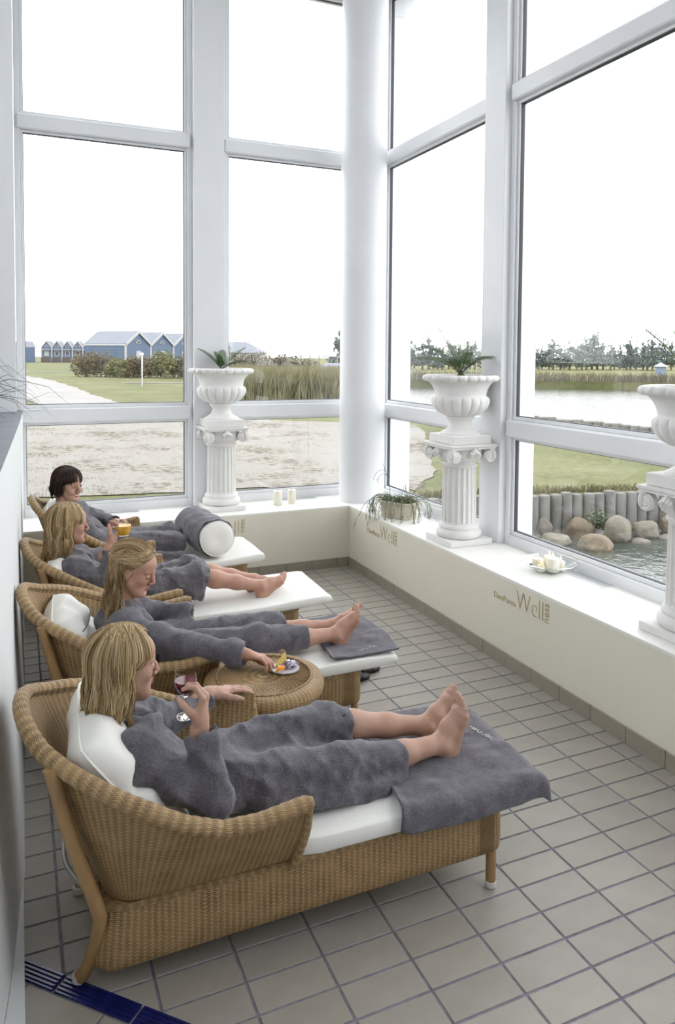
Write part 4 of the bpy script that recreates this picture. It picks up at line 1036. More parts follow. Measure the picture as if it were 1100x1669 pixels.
# white house with a hipped roof
wh = empty('white_house', (*vp(375, 118), GZ), math.radians(-24)); MB().box(-8, 5.2, 0, 6, 0, 2.3).build('walls', M['trimw'], wh, uv=False)
mb = MB(); mb.add([(-8.4, -.4, 2.2), (5.6, -.4, 2.2), (5.6, 6.4, 2.2), (-8.4, 6.4, 2.2), (-5, 3, 4.0), (2.2, 3, 4.0)], [(0, 1, 5, 4), (1, 2, 5), (2, 3, 4, 5), (3, 0, 4), (3, 2, 1, 0)]); mb.build('hipped_roof', M['roof'], wh, uv=False)
for q in (-5.5, -2.5, .5, 3.2): MB().box(q-.4, q+.4, -.05, .05, .9, 1.8).build('window', M['winglass'], wh, uv=False)
tag(wh, 'white house with a grey hipped roof behind the far urn', 'house')
# timber foot bridge and blue hut behind the reeds
M['pale'] = plain('pale_timber', (0.21, 0.2, 0.18), .8, var=.1)
bx, by = vp(512, 64); fb = empty('foot_bridge', (bx, by, GZ), math.radians(-24))
def arch(x): return 1.15-.085*x*x*.35
for s in (0, 1.2):
    mb = MB(); mb.tube([(x, s, arch(x)+.75) for x in np.linspace(-3, 3, 13)], .045, 6); mb.build('handrail', M['pale'], fb, True, uv=False)
    for x in np.linspace(-2.8, 2.8, 8): mb = MB(); mb.tube([(x, s, 0), (x, s, arch(x)+.78)], .04, 6); mb.build('post', M['pale'], fb, uv=False)
mb = MB()
for x in np.linspace(-3, 2.8, 13): mb.box(x, x+.42, 0, 1.2, arch(x)-.05, arch(x))
tag(mb.build('deck', M['pale'], fb, uv=False), kind='stuff'); tag(fb, 'small arched timber foot bridge behind the reeds', 'bridge')
M['lightblue'] = plain('light_blue_paint', (0.15, 0.2, 0.275), .7, var=.05)
bx, by = vp(536, 52); sh_ = empty('blue_hut', (bx, by, GZ), math.radians(-24)); MB().box(-.6, 1.3, 0, 2, 0, 1.0).build('walls', M['lightblue'], sh_, uv=False)
mb = MB(); mb.add([(-1.1, -.2, .95), (1.6, -.2, .95), (1.6, 2.2, .95), (-1.1, 2.2, .95), (-.2, 1, 1.4), (.9, 1, 1.4)], [(0, 1, 5, 4), (1, 2, 5), (2, 3, 4, 5), (3, 0, 4), (3, 2, 1, 0)]); mb.build('roof', M['roof'], sh_, uv=False); tag(sh_, 'low light-blue hut with a dark roof behind the reeds', 'hut')
def kiosk(px, d, label, k=1.):
    x, y = vp(px, d); o = empty('kiosk', (x, y, GZ), math.radians(-24)); MB().box(-.4*k, .4*k, -.4*k, .4*k, 0, 1.0*k).build('body', M['lightblue'], o, uv=False)
    mb = MB(); mb.add([(-.6*k, -.6*k, .95*k), (.6*k, -.6*k, .95*k), (.6*k, .6*k, .95*k), (-.6*k, .6*k, .95*k), (0, 0, 1.42*k)], [(0, 1, 4), (1, 2, 4), (2, 3, 4), (3, 0, 4), (3, 2, 1, 0)]); mb.build('pointed_roof', M['trimw'], o, uv=False); tag(o, label, 'kiosk')
kiosk(1076, 82, 'tiny blue kiosk with a white pointed roof across the lake'); kiosk(756, 86, 'tiny blue kiosk behind the middle urn', .8)
x, y = vp(776, 80); go = empty('goal_frame', (x, y, GZ), math.radians(-24)); 
for q in (-.5, .0, 1.0):
    mb = MB(); mb.tube([(q, 0, 0), (q, 0, 1.45)], .05, 6); mb.build('upright', M['trimw'], go, uv=False)
mb = MB(); mb.tube([(-.5, 0, 1.45), (1.0, 0, 1.45)], .05, 6); mb.build('crossbar', M['trimw'], go, uv=False); tag(go, 'white goal-like frame on the field behind the middle urn', 'frame')

# ================================================================== SCULPTING: smooth blends of rounded volumes, meshed with surface nets
V3 = lambda *a: np.array(a, float)
def unit(v): v = np.asarray(v, float); return v/max(np.linalg.norm(v), 1e-9)
def frame(x, z):
    """columns X, Y, Z with X along x and Z near z"""
    x = unit(x); z = np.asarray(z, float); z = unit(z-x*np.dot(x, z)); y = np.cross(z, x); return np.stack([x, y, z], 1)
class Sculpt:
    def __init__(s): s.ops = []
    def cone(s, a, b, ra, rb=None, k=.02, mode='u'): s.ops.append(('c', V3(*a), V3(*b), float(ra), float(rb if rb is not None else ra), k, mode)); return s
    def chain(s, pts, rs, k=.02, mode='u'):
        for i in range(len(pts)-1): s.cone(pts[i], pts[i+1], rs[i], rs[i+1], k, mode)
        return s
    def ell(s, c, r, k=.02, mode='u', R=None): s.ops.append(('e', V3(*c), V3(*r), np.eye(3) if R is None else R, None, k, mode)); return s
    def plane(s, p, n, k=.004, around=None, rad=.2): s.ops.append(('p', V3(*p), unit(n), V3(*(around if around is not None else p)), rad, k, 'p')); return s
    def xf(s, o, R, sc=1.):
        """the same ops moved into a frame at o"""
        out = []
        for op in s.ops:
            t = op[0]
            if t == 'c': out.append(('c', o+R@(op[1]*sc), o+R@(op[2]*sc), op[3]*sc, op[4]*sc, op[5]*sc, op[6]))
            elif t == 'e': out.append(('e', o+R@(op[1]*sc), op[2]*sc, R@op[3], None, op[5]*sc, op[6]))
            else: out.append(('p', o+R@(op[1]*sc), R@op[2], o+R@(op[3]*sc), op[4]*sc, op[5]*sc, op[6]))
        n = Sculpt(); n.ops = out; return n
    def __iadd__(s, o): s.ops += o.ops; return s
    def bounds(s):
        lo = np.full(3, 1e9); hi = -lo
        for op in s.ops:
            if op[6] != 'u': continue
            if op[0] == 'c':
                for p, r in ((op[1], op[3]), (op[2], op[4])): lo = np.minimum(lo, p-r); hi = np.maximum(hi, p+r)
            else: m = max(op[2]); lo = np.minimum(lo, op[1]-m); hi = np.maximum(hi, op[1]+m)
        return lo, hi
    def mesh(s, h, disp=None, pad=.012):
        lo, hi = s.bounds(); lo = lo-pad-2*h; hi = hi+pad+2*h; n = np.ceil((hi-lo)/h).astype(int)+1
        D = np.full(n, .5, np.float32); ax = [(lo[i]+h*np.arange(n[i])).astype(np.float32) for i in range(3)]
        def apply_disp():
            ii = np.nonzero(np.abs(D) < .05); P = np.stack([ax[q][ii[q]] for q in range(3)], 1); D[ii] += disp(P)
        done = disp is None
        for op in s.ops:
            if not done and op[6] != 'u': apply_disp(); done = True
            t, k = op[0], max(op[5], 1e-4)
            if t == 'c': m = max(op[3], op[4])+k+4*h; b0 = np.minimum(op[1], op[2])-m; b1 = np.maximum(op[1], op[2])+m
            elif t == 'e': m = max(op[2])+k+4*h; b0 = op[1]-m; b1 = op[1]+m
            else: b0 = op[3]-op[4]; b1 = op[3]+op[4]
            i0 = np.clip(((b0-lo)/h).astype(int), 0, n-1); i1 = np.clip(np.ceil((b1-lo)/h).astype(int)+1, 1, n)
            if np.any(i1 <= i0): continue
            sl = tuple(slice(a, b) for a, b in zip(i0, i1))
            X = ax[0][sl[0]][:, None, None]; Y = ax[1][sl[1]][None, :, None]; Z = ax[2][sl[2]][None, None, :]
            if t == 'c':
                a, b = op[1], op[2]; v = b-a; L2 = max(float(v@v), 1e-9)
                tt = np.clip(((X-a[0])*v[0]+(Y-a[1])*v[1]+(Z-a[2])*v[2])/L2, 0, 1)
                d = np.sqrt((X-a[0]-v[0]*tt)**2+(Y-a[1]-v[1]*tt)**2+(Z-a[2]-v[2]*tt)**2)-(op[3]+(op[4]-op[3])*tt)
            elif t == 'e':
                R = op[3]; r = op[2]; x, y, z = X-op[1][0], Y-op[1][1], Z-op[1][2]
                q = [(R[0, i]*x+R[1, i]*y+R[2, i]*z)/r[i] for i in range(3)]; q2 = [c/r[i] for i, c in enumerate(q)]
                k0 = np.sqrt(q[0]**2+q[1]**2+q[2]**2); k1 = np.sqrt(q2[0]**2+q2[1]**2+q2[2]**2)
                d = k0*(k0-1)/np.maximum(k1, 1e-6)
            else:
                nn = op[2]; d = (X-op[1][0])*nn[0]+(Y-op[1][1])*nn[1]+(Z-op[1][2])*nn[2]
                q = (X-op[3][0])**2+(Y-op[3][1])**2+(Z-op[3][2])**2
                d = np.where(q < op[4]**2, d, -1.)
            A = D[sl]
            if op[6] == 'u': hh = np.clip(.5+.5*(A-d)/k, 0, 1); D[sl] = A*(1-hh)+d*hh-k*hh*(1-hh)
            elif op[6] == 's': hh = np.clip(.5-.5*(A+d)/k, 0, 1); D[sl] = A*(1-hh)-d*hh+k*hh*(1-hh)
            else: hh = np.clip(.5-.5*(A-d)/k, 0, 1); D[sl] = A*(1-hh)+d*hh+k*hh*(1-hh)     # keep where d < 0
        if not done: apply_disp()
        return surface_nets(D, lo, h)
def surface_nets(D, lo, h):
    S = D < 0; n = np.array(D.shape)
    c = [(i, j, k) for i in (0, 1) for j in (0, 1) for k in (0, 1)]
    cnt = np.zeros(n-1, np.int8)
    for o in c: cnt += S[o[0]:n[0]-1+o[0], o[1]:n[1]-1+o[1], o[2]:n[2]-1+o[2]]
    act = np.argwhere((cnt > 0) & (cnt < 8)); vid = np.full(n-1, -1, np.int32); vid[tuple(act.T)] = np.arange(len(act))
    dv = np.stack([D[act[:, 0]+o[0], act[:, 1]+o[1], act[:, 2]+o[2]] for o in c], 1)
    acc = np.zeros((len(act), 3)); w = np.zeros(len(act))
    for a in range(8):
        for b in range(a+1, 8):
            ca, cb = np.array(c[a]), np.array(c[b])
            if np.abs(ca-cb).sum() != 1: continue
            m = (dv[:, a] < 0) != (dv[:, b] < 0); t = dv[m, a]/(dv[m, a]-dv[m, b]); acc[m] += ca+(cb-ca)*t[:, None]; w[m] += 1
    V = lo+h*(act+acc/np.maximum(w, 1)[:, None]); F = []
    for ax_ in range(3):
        o1, o2 = [(1, 2), (2, 0), (0, 1)][ax_]
        sl0 = [slice(None)]*3; sl1 = [slice(None)]*3; sl0[ax_] = slice(0, -1); sl1[ax_] = slice(1, None)
        A, B_ = S[tuple(sl0)], S[tuple(sl1)]
        for flip in (0, 1):
            E = np.argwhere((A & ~B_) if not flip else (~A & B_)); E = E[(E[:, o1] > 0) & (E[:, o2] > 0) & (E[:, o1] < n[o1]-1) & (E[:, o2] < n[o2]-1)]
            if not len(E): continue
            q = []
            for d1, d2 in ((-1, -1), (0, -1), (0, 0), (-1, 0)):
                G = E.copy(); G[:, o1] += d1; G[:, o2] += d2; q.append(vid[tuple(G.T)])
            q = np.stack(q if not flip else q[::-1], 1); F.append(q)
    return V, np.concatenate(F)
def join(parts):
    V = []; F = []; MI = []; n = 0
    for v, f, mi in parts:
        V.append(v); F.append(f+n); MI.append(np.full(len(f), mi) if np.isscalar(mi) else mi); n += len(v)
    return np.concatenate(V), np.concatenate(F), np.concatenate(MI)
def quad_obj(name, V, F, mats, MI=None, parent=None):
    me = bpy.data.meshes.new(name); me.vertices.add(len(V)); me.vertices.foreach_set('co', np.asarray(V, np.float32).ravel())
    nf = len(F); me.loops.add(nf*4); me.polygons.add(nf); me.loops.foreach_set('vertex_index', np.asarray(F, np.int32).ravel())
    me.polygons.foreach_set('loop_start', np.arange(0, nf*4, 4, dtype=np.int32)); me.polygons.foreach_set('loop_total', np.full(nf, 4, np.int32))
    for m_ in mats: me.materials.append(m_)
    if MI is not None: me.polygons.foreach_set('material_index', np.asarray(MI, np.int32))
    me.polygons.foreach_set('use_smooth', np.ones(nf, dtype=bool)); me.update(calc_edges=True); me.validate()
    return link(bpy.data.objects.new(name, me), parent)
def smooth_v(V, F, it=2):
    n = len(V)
    for _ in range(it):
        A = np.zeros((n, 3)); w = np.zeros(n)
        for a, b in ((0, 1), (1, 2), (2, 3), (3, 0)):
            np.add.at(A, F[:, a], V[F[:, b]]); np.add.at(A, F[:, b], V[F[:, a]]); np.add.at(w, F[:, a], 1); np.add.at(w, F[:, b], 1)
        V = V*.5+.5*A/np.maximum(w, 1)[:, None]
    return V
# ---- materials of people
def skin_mat(name, c, c2):
    m, N, L, B = newmat(name); tc = N.new('ShaderNodeTexCoord'); nz = N.new('ShaderNodeTexNoise'); nz.inputs['Scale'].default_value = 16; nz.inputs['Detail'].default_value = 5; L.new(tc.outputs['Object'], nz.inputs['Vector'])
    rp = N.new('ShaderNodeValToRGB'); setc_r(rp, [(.3, c), (.7, c2)]); L.new(nz.outputs['Fac'], rp.inputs['Fac']); L.new(rp.outputs['Color'], B.inputs['Base Color'])
    B.inputs['Roughness'].default_value = .48; B.inputs['Subsurface Weight'].default_value = .12; B.inputs['Subsurface Radius'].default_value = (1., .35, .2); B.inputs['Subsurface Scale'].default_value = .012
    n2 = N.new('ShaderNodeTexNoise'); n2.inputs['Scale'].default_value = 120; L.new(tc.outputs['Object'], n2.inputs['Vector']); bp = N.new('ShaderNodeBump'); bp.inputs['Distance'].default_value = .0008; L.new(n2.outputs['Fac'], bp.inputs['Height']); L.new(bp.outputs['Normal'], B.inputs['Normal'])
    return m
M['skin'] = skin_mat('skin', (.42, .245, .175), (.49, .295, .215)); M['skin2'] = skin_mat('skin_warm', (.43, .235, .165), (.50, .285, .205))
M['lip'] = plain('lip', (.40, .15, .13), .4); M['nail'] = plain('nail', (.55, .34, .28), .3); M['brow'] = plain('brow', (.14, .085, .045), .8); M['lash'] = plain('lash', (.03, .02, .015), .8); M['teeth'] = plain('teeth', (.75, .73, .68), .3); M['eyewhite'] = plain('eye_white', (.7, .68, .65), .2); M['iris'] = plain('iris', (.08, .11, .13), .2)
def terry_mat(name, c):
    m, N, L, B = newmat(name); tc = N.new('ShaderNodeTexCoord')
    a = N.new('ShaderNodeTexNoise'); a.inputs['Scale'].default_value = 190; a.inputs['Detail'].default_value = 3; L.new(tc.outputs['Object'], a.inputs['Vector'])
    b = N.new('ShaderNodeTexNoise'); b.inputs['Scale'].default_value = 22; b.inputs['Detail'].default_value = 5; L.new(tc.outputs['Object'], b.inputs['Vector'])
    h = math_n(N, L, 'MULTIPLY_ADD', a.outputs['Fac'], .55, math_n(N, L, 'MULTIPLY', b.outputs['Fac'], .45))
    rp = N.new('ShaderNodeValToRGB'); setc_r(rp, [(.34, tuple(x*.55 for x in c)), (.5, c), (.68, tuple(x*1.55 for x in c))]); L.new(h, rp.inputs['Fac']); L.new(rp.outputs['Color'], B.inputs['Base Color'])
    bp = N.new('ShaderNodeBump'); bp.inputs['Distance'].default_value = .004; L.new(h, bp.inputs['Height']); L.new(bp.outputs['Normal'], B.inputs['Normal'])
    B.inputs['Roughness'].default_value = .95; B.inputs['Specular IOR Level'].default_value = .1; B.inputs['Sheen Weight'].default_value = .25; B.inputs['Sheen Roughness'].default_value = .6
    return m
M['terry'] = terry_mat('grey_terry', (.112, .105, .122)); M['terry2'] = terry_mat('grey_terry_faded', (.122, .115, .128))
# ---- head: X forward, Y to the person's left, Z up; about 0.225 from chin to crown
def head_sculpt(smile=0., nb=(-.05, 0, -.2)):
    s = Sculpt()
    s.ell((-.014, 0, .034), (.096, .074, .082), .02).ell((.020, 0, -.020), (.062, .057, .082), .03).ell((.036, 0, .042), (.050, .058, .044), .025)
    s.ell((.047, 0, -.080), (.034, .035, .029), .03).ell((.0745, 0, -.0985), (.0135, .016, .013), .018)
    for y in (-1, 1):
        s.ell((.047, y*.036, -.022), (.028, .026, .027), .02); s.cone((.014, y*.047, -.052), (.054, y*.022, -.090), .019, .016, .03)
        s.cone((.081, y*.012, .019), (.068, y*.044, .020), .0075, .006, .012)
        s.ell((.0925, y*.033, -.001), (.014, .018, .0105), .010, 's')
    s.chain([(.083, 0, .014), (.094, 0, -.010), (.1030, 0, -.029)], [.0080, .0078, .0095], .010)
    for y in (-1, 1): s.ell((.0925, y*.0105, -.0355), (.009, .0068, .0065), .006); s.ell((.0965, y*.006, -.0415), (.005, .0032, .003), .003, 's')
    s.cone((.088, 0, -.044), (.086, 0, -.052), .007, .006, .006)
    w = .020+.006*smile; up = .006*smile
    for y in (-1, 1):
        s.cone((.0880, 0, -.0590), (.076, y*w, -.0625+up), .0056, .0022, .004); s.cone((.0870, 0, -.0685), (.075, y*w*.9, -.0640+up), .0062, .0022, .004)
        if smile: s.ell((.062, y*.036, -.040), (.020, .018, .016), .015)
    s.cone((.0935, -w*.8, -.0637+up*.5), (.0935, w*.8, -.0637+up*.5), .0020, .0020, .003, 's'); s.ell((.088, 0, -.0800), (.010, .018, .005), .008, 's')
    for y in (-1, 1):        # eyeball with lids
        s.ell((.0735, y*.032, -.001), (.0125, .0145, .0115), .003)
        Re = frame((1, 0, .1), (-.25, y*.18, 1)); s.ell((-.006, y*.0750, -.006), (.0150, .0068, .0285), .006, R=frame((1, y*-.3, 0), (-.2, 0, 1))); s.ell((-.002, y*.0805, -.004), (.008, .0035, .016), .003, 's')
    nb = V3(*nb); s.chain([(-.025, 0, -.045), tuple(V3(-.028, 0, -.07)*.45+(nb+V3(0, 0, .04))*.55), tuple(nb)], [.050, .045, .048], .03)
    for y in (-1, 1): s.cone((-.020, y*.050, -.06), tuple(nb+V3(.034, y*.022, .01)), .013, .011, .02)
    return s
def head_faces(VL, F, smile):
    """material per face, by place on the head (VL in head frame)"""
    c = VL[F].mean(1); mi = np.zeros(len(F), int)
    up = .006*smile; w = .019+.006*smile
    a = np.abs(c[:, 1])/w; zmid = -.0637+up*a**2
    lip = (c[:, 0] > .071) & (a < 1.05) & (np.abs(c[:, 2]-zmid) < .0098*(1-.55*a**2))
    mi[lip] = 1
    if smile: mi[lip & (np.abs(c[:, 2]-zmid-.0004) < .0024) & (a < .78)] = 2
    by = np.abs(c[:, 1]); bz = .0215+.004*np.sin(np.clip((by-.012)/.034, 0, 1)*PI)
    return mi
# ---- hand: wrist at 0, X to the fingers, Z back of the hand, Y thumb side (right hand palm down seen from above: thumb on +Y)
def hand_sculpt(curl, spread=.06, thumb=((.75, .62, -.25), (.95, .25, -.3)), side=1, fore=.09):
    s = Sculpt(); nails = []
    s.cone((-fore, 0, 0), (-.02, 0, 0), .031, .0265, .02); s.cone((-.02, 0, 0), (.012, 0, 0), .0265, .026, .02)
    s.ell((.030, side*.004, -.001), (.034, .033, .0175), .02).ell((.062, 0, .001), (.034, .0385, .0145), .016)
    s.ell((.030, side*.022, -.010), (.030, .016, .014), .015)
    roots = [(.087, .0285, .002), (.092, .0095, .004), (.088, -.0095, .003), (.080, -.0265, .000)]; Ls = [(.040, .024, .020), (.044, .027, .021), (.041, .025, .021), (.032, .019, .018)]; R = [.0090, .0093, .0088, .0078]
    for i in range(4):
        p = V3(*roots[i]); p[1] *= side; a = 0.; sp = spread*(1.5-i)*side; s.ell(p+V3(-.004, 0, .004), (.011, .009, .009), .008)
        pts = [p-V3(.018, 0, .002), p]; rs = [R[i]*1.05, R[i]*1.1]
        for j in range(3):
            a += curl[i][j]; d = V3(math.cos(a)*math.cos(sp), math.sin(sp)*math.cos(a*.6), -math.sin(a)); p = p+d*Ls[i][j]; pts.append(p); rs.append(R[i]*(1, .93, .80)[j]*(.98 if j < 2 else .88))
        s.chain(pts, rs, .005)
    d1, d2 = [unit((t[0], t[1]*side, t[2])) for t in thumb]; p0 = V3(.018, side*.024, -.006); p1 = p0+d1*.040; p2 = p1+unit(d1+d2)*.031; p3 = p2+d2*.026
    s.chain([p0, p1, p2, p3], [.0155, .0125, .0108, .0085], .010)
    return s
# ---- foot: ankle at 0, X to the toes, Z to the shin, Y big-toe side * side
def foot_sculpt(side=1):
    s = Sculpt()
    s.ell((-.002, 0, .002), (.037, .034, .036), .02); s.ell((-.036, 0, -.045), (.030, .027, .032), .025); s.cone((-.026, 0, -.002), (-.042, 0, -.032), .020, .020, .02)
    s.chain([(.0, 0, -.010), (.055, side*.006, -.028), (.115, side*.004, -.052)], [.036, .033, .022], .025)
    s.cone((-.02, -side*.008, -.060), (.115, -side*.028, -.066), .020, .015, .025); s.cone((.10, side*.020, -.062), (.130, side*.026, -.062), .020, .018, .018); s.cone((.10, 0, -.060), (.132, -side*.006, -.062), .020, .016, .018); s.cone((.09, -side*.026, -.064), (.115, -side*.032, -.066), .017, .014, .018)
    s.ell((.002, side*.034, .002), (.014, .010, .014), .012).ell((-.006, -side*.034, -.006), (.014, .010, .014), .012)
    toes = [((.136, .027, -.062), (.178, .025, -.060), .0125, .0115), ((.136, .007, -.062), (.176, .006, -.060), .0090, .0085), ((.131, -.008, -.064), (.167, -.010, -.062), .0085, .0080), ((.124, -.021, -.066), (.156, -.024, -.064), .0080, .0076), ((.114, -.033, -.068), (.142, -.037, -.066), .0078, .0074)]
    for a, b, ra, rb in toes:
        a = V3(a[0], a[1]*side, a[2]); b = V3(b[0], b[1]*side, b[2]); m_ = (a+b)/2+V3(0, 0, .005); s.chain([a-V3(.012, 0, 0), a, m_, b], [ra, ra*1.02, ra*.95, rb], .004)
    return s
def leg_sculpt(s, hip, knee, ankle, back, k=.03, sc=1.):
    """back: direction of the calf"""
    hip, knee, ankle, back = map(np.asarray, (hip, knee, ankle, back)); sh = ankle-knee
    s.cone(hip, knee, .060*sc, .052*sc, k); s.ell(knee-back*.006, (.052*sc, .050*sc, .052*sc), k)
    s.chain([knee, knee+sh*.28+back*.012, knee+sh*.62+back*.006, ankle], [.050*sc, .054*sc, .043*sc, .034*sc], k)
    return s
def fold_noise(seed, amp=.006, f=1.):
    r = np.random.default_rng(seed); K = r.normal(size=(7, 3)); K /= np.linalg.norm(K, axis=1)[:, None]; fr = np.array((20, 27, 36, 46, 60, 78, 100))*f; ph = r.uniform(0, 6.28, 7); am = np.array((1, .95, .9, .7, .5, .35, .25)); W_ = r.normal(size=(7, 3))*6
    def fn(P):
        out = np.zeros(len(P))
        for i in range(7):
            t = P@(K[i]*fr[i])+ph[i]+1.1*np.sin(P@W_[i]+ph[(i+2) % 7]); out += am[i]*((1-np.abs(np.sin(t/2)))**2*1.6-.5)*-1      # ridged
        return np.clip(amp*out/1.6, -.011, .011)
    return fn

# ================================================================== HAIR
def hair_mat(name, c):
    m, N, L, B = newmat(name); setc(B.inputs['Base Color'], c); B.inputs['Roughness'].default_value = .42; B.inputs['Specular IOR Level'].default_value = .45; B.inputs['Anisotropic'].default_value = .5; return m
BLOND = [hair_mat('blond_%d' % i, c) for i, c in enumerate(((.52, .375, .19), (.33, .215, .095), (.76, .61, .37), (.20, .125, .06)))]
ASH = [hair_mat('dark_blond_%d' % i, c) for i, c in enumerate(((.44, .30, .15), (.25, .155, .072), (.66, .50, .29), (.16, .10, .05)))]
DARK = [hair_mat('dark_brown_%d' % i, c) for i, c in enumerate(((.030, .013, .009), (.05, .02, .014), (.018, .008, .006), (.075, .028, .018)))]
def strands(P, rad):
    """P: n strands x m points; three-sided tapering tubes for all of them at once"""
    n, m, _ = P.shape; T = np.gradient(P, axis=1); T /= np.maximum(np.linalg.norm(T, axis=2), 1e-9)[..., None]
    ref = P-np.array((-.018, 0, .04)); ref[..., 2] = np.maximum(ref[..., 2], 0); N_ = np.cross(T, ref); N_ /= np.maximum(np.linalg.norm(N_, axis=2), 1e-9)[..., None]; B_ = np.cross(T, N_)
    V = np.stack([P+rad[..., None]*(math.cos(a)*N_+math.sin(a)*B_) for a in (0, 2.0944, 4.1888)], 2).reshape(-1, 3)
    i = np.arange(n)[:, None, None]*m*3+np.arange(m-1)[None, :, None]*3; k = np.arange(3)[None, None, :]; k2 = (k+1) % 3
    F = np.stack([i+k, i+k2, i+3+k2, i+3+k], -1).reshape(-1, 4); return V, F, 3*(m-1)
def make_hair(o, R, sc, parent, mats, n=3000, phi0=52, L=(.20, .27), wave=.004, back=.02, bulge=1., fringe=0, seed=0, rad=.00105, sweep=0., fr_ang=(34, 78), fr_len=(.0, .03), locks=110, part=.012):
    r = np.random.default_rng(seed); g = R.T@V3(0, 0, -1); c0 = V3(-.018, 0, .040); A = V3(.110, .087, .092)*V3(1, bulge, 1); parts = []
    s = Sculpt(); s.ell((-.018, 0, .040), (.1045, .0805*bulge, .0865), .01); s.plane((.060, 0, .078), (.80, 0, -.60), .012, around=(0, 0, .04), rad=.3); mean = (L[0]+L[1])/2
    if mean > .1:
        s.cone((-.045, 0, .0), V3(-.045, 0, .0)+g*(mean*.50)+V3(-back*.6, 0, 0), .066, .054, .03); s.cone(V3(-.045, 0, 0)+g*(mean*.4)+V3(-back*.5, 0, 0), V3(-.05, 0, 0)+g*(mean*.72)+V3(-back, 0, 0), .054, .032, .03)
    else: s.cone((-.055, 0, .0), (-.060, 0, -.085), .058, .042, .03)
    v, f = s.mesh(.0065); parts.append((o+(v*sc)@R.T, f, 1))
    # locks guide the single strands
    G = [dict(sd=1 if r.random() < .5 else -1, ph=math.radians(r.uniform(phi0, 179)), lay=r.uniform(.96, 1.018), x=r.uniform(-.085, .060), ll=r.uniform(*L), wp=r.uniform(0, 6.28), wf=r.uniform(8, 13), e0=r.uniform(-.05, 1.30), pe=math.radians(r.uniform(112, 174)), fp=math.radians(r.uniform(*fr_ang)), fl=r.uniform(*fr_len), dx=r.normal()*.011, dy=r.normal()*.011) for _ in range(locks)]
    PP = []; mi = []; tone = np.array([int(r.choice(4, p=[.40, .30, .26, .04])) for _ in range(locks)]); m = 18; nh = 9
    for i in range(n):
        gi = int(r.integers(locks)); q = G[gi]; sd = q['sd']; fr_ = i < fringe; pts = []
        lay = q['lay']+r.normal()*.010; ph1 = (q['fp'] if fr_ else q['ph'])+r.normal()*.045; ph1 = min(max(ph1, math.radians(phi0-3)) if not fr_ else ph1, PI)
        if sweep and not fr_ and r.random() < .62:          # combed back from the hairline
            e0 = q['e0']+r.normal()*.05; z = c0[2]+A[2]*math.sin(e0); cs = (.064+.75*(z-.078)-c0[0])/(A[0]*max(.15, math.cos(e0))); ps = math.acos(min(1, max(-1, cs)))+abs(r.normal())*.16; pe = q['pe']+r.normal()*.04
            for t in np.linspace(0, 1, nh):
                w = t*t*(3-2*t); ph = ps+(max(pe, ps)-ps)*w; e = (e0+.22*math.sin(PI*min(1, t*1.3))*(1-t))*(1-t)-.05*t
                pts.append(c0+V3(A[0]*math.cos(ph)*math.cos(e), sd*A[1]*math.sin(ph)*math.cos(e), A[2]*math.sin(e))*(lay*(.955+.045*min(1, t*3))))
        elif sweep and not fr_ and r.random() < .6:         # straight back over the crown
            lat = r.uniform(0, .80); k_ = math.sqrt(1-lat*lat); a1 = PI-.15-.5*r.random()
            for t in np.linspace(0, 1, nh): al = .80+(a1-.80)*t; pts.append(c0+V3(A[0]*math.cos(al)*k_, sd*A[1]*lat, A[2]*math.sin(al)*k_)*(lay*(.96+.04*min(1, t*3))))
        else:
            xr = (r.uniform(.015, .062) if fr_ else q['x']+r.normal()*.008); top = V3(xr, sd*.003+part, 0); top[2] = c0[2]+A[2]*math.sqrt(max(.02, 1-((xr-c0[0])/A[0])**2))*.985
            for t in np.linspace(0, 1, nh):
                e = (1-t)*1.35; p = c0+V3(A[0]*math.cos(ph1)*math.cos(e), sd*A[1]*math.sin(ph1)*math.cos(e), A[2]*math.sin(e))*lay; w = min(1, t*2.0); w = w*w*(3-2*w); pts.append(top*(1-w)+p*w)
        base = pts[-1]; out = unit(base-c0); out = out-g*np.dot(out, g); ll = (q['fl'] if fr_ else q['ll']*(.86 if ph1 < 1.5 else 1.))+r.normal()*(.003 if fr_ else .010); ll = max(ll, .002)
        for t in np.linspace(1/nh, 1, nh):
            p = base+g*ll*t-out*(.30*t*t*.045*(ll/.2))+V3(-back*t*t, 0, 0)
            if not fr_: p = p+V3(math.sin(q['wp']+t*q['wf'])*wave*(.5+3*t)+q['dx']*t*t, math.cos(q['wp']*1.7+t*q['wf'])*wave*(.5+3*t)+q['dy']*t*t, 0)
            else: p = p-out*.010*t*t
            pts.append(p)
        PP.append(np.array(pts)+r.normal(size=3)*.0012); mi.append(int(tone[gi]) if r.random() < .6 else int(r.integers(4)))
    PP = np.array(PP); rr = rad*r.uniform(.75, 1.3, n)[:, None]*np.concatenate([[.7], np.ones(m-5), [.85, .65, .4, .1]])[None, :]
    V, F, per = strands(PP, rr); parts.append((o+(V*sc)@R.T, F, np.repeat(np.array(mi), per)))
    V, F, MI = join(parts); return quad_obj('hair', V, F, mats, MI, parent)
def head_frame(yaw, pitch, roll=0.):
    """yaw 0 looks along +x, positive turns to +y; pitch positive looks down"""
    return np.array(Matrix.Rotation(math.radians(yaw), 3, 'Z') @ Matrix.Rotation(math.radians(pitch), 3, 'Y') @ Matrix.Rotation(math.radians(roll), 3, 'X'))
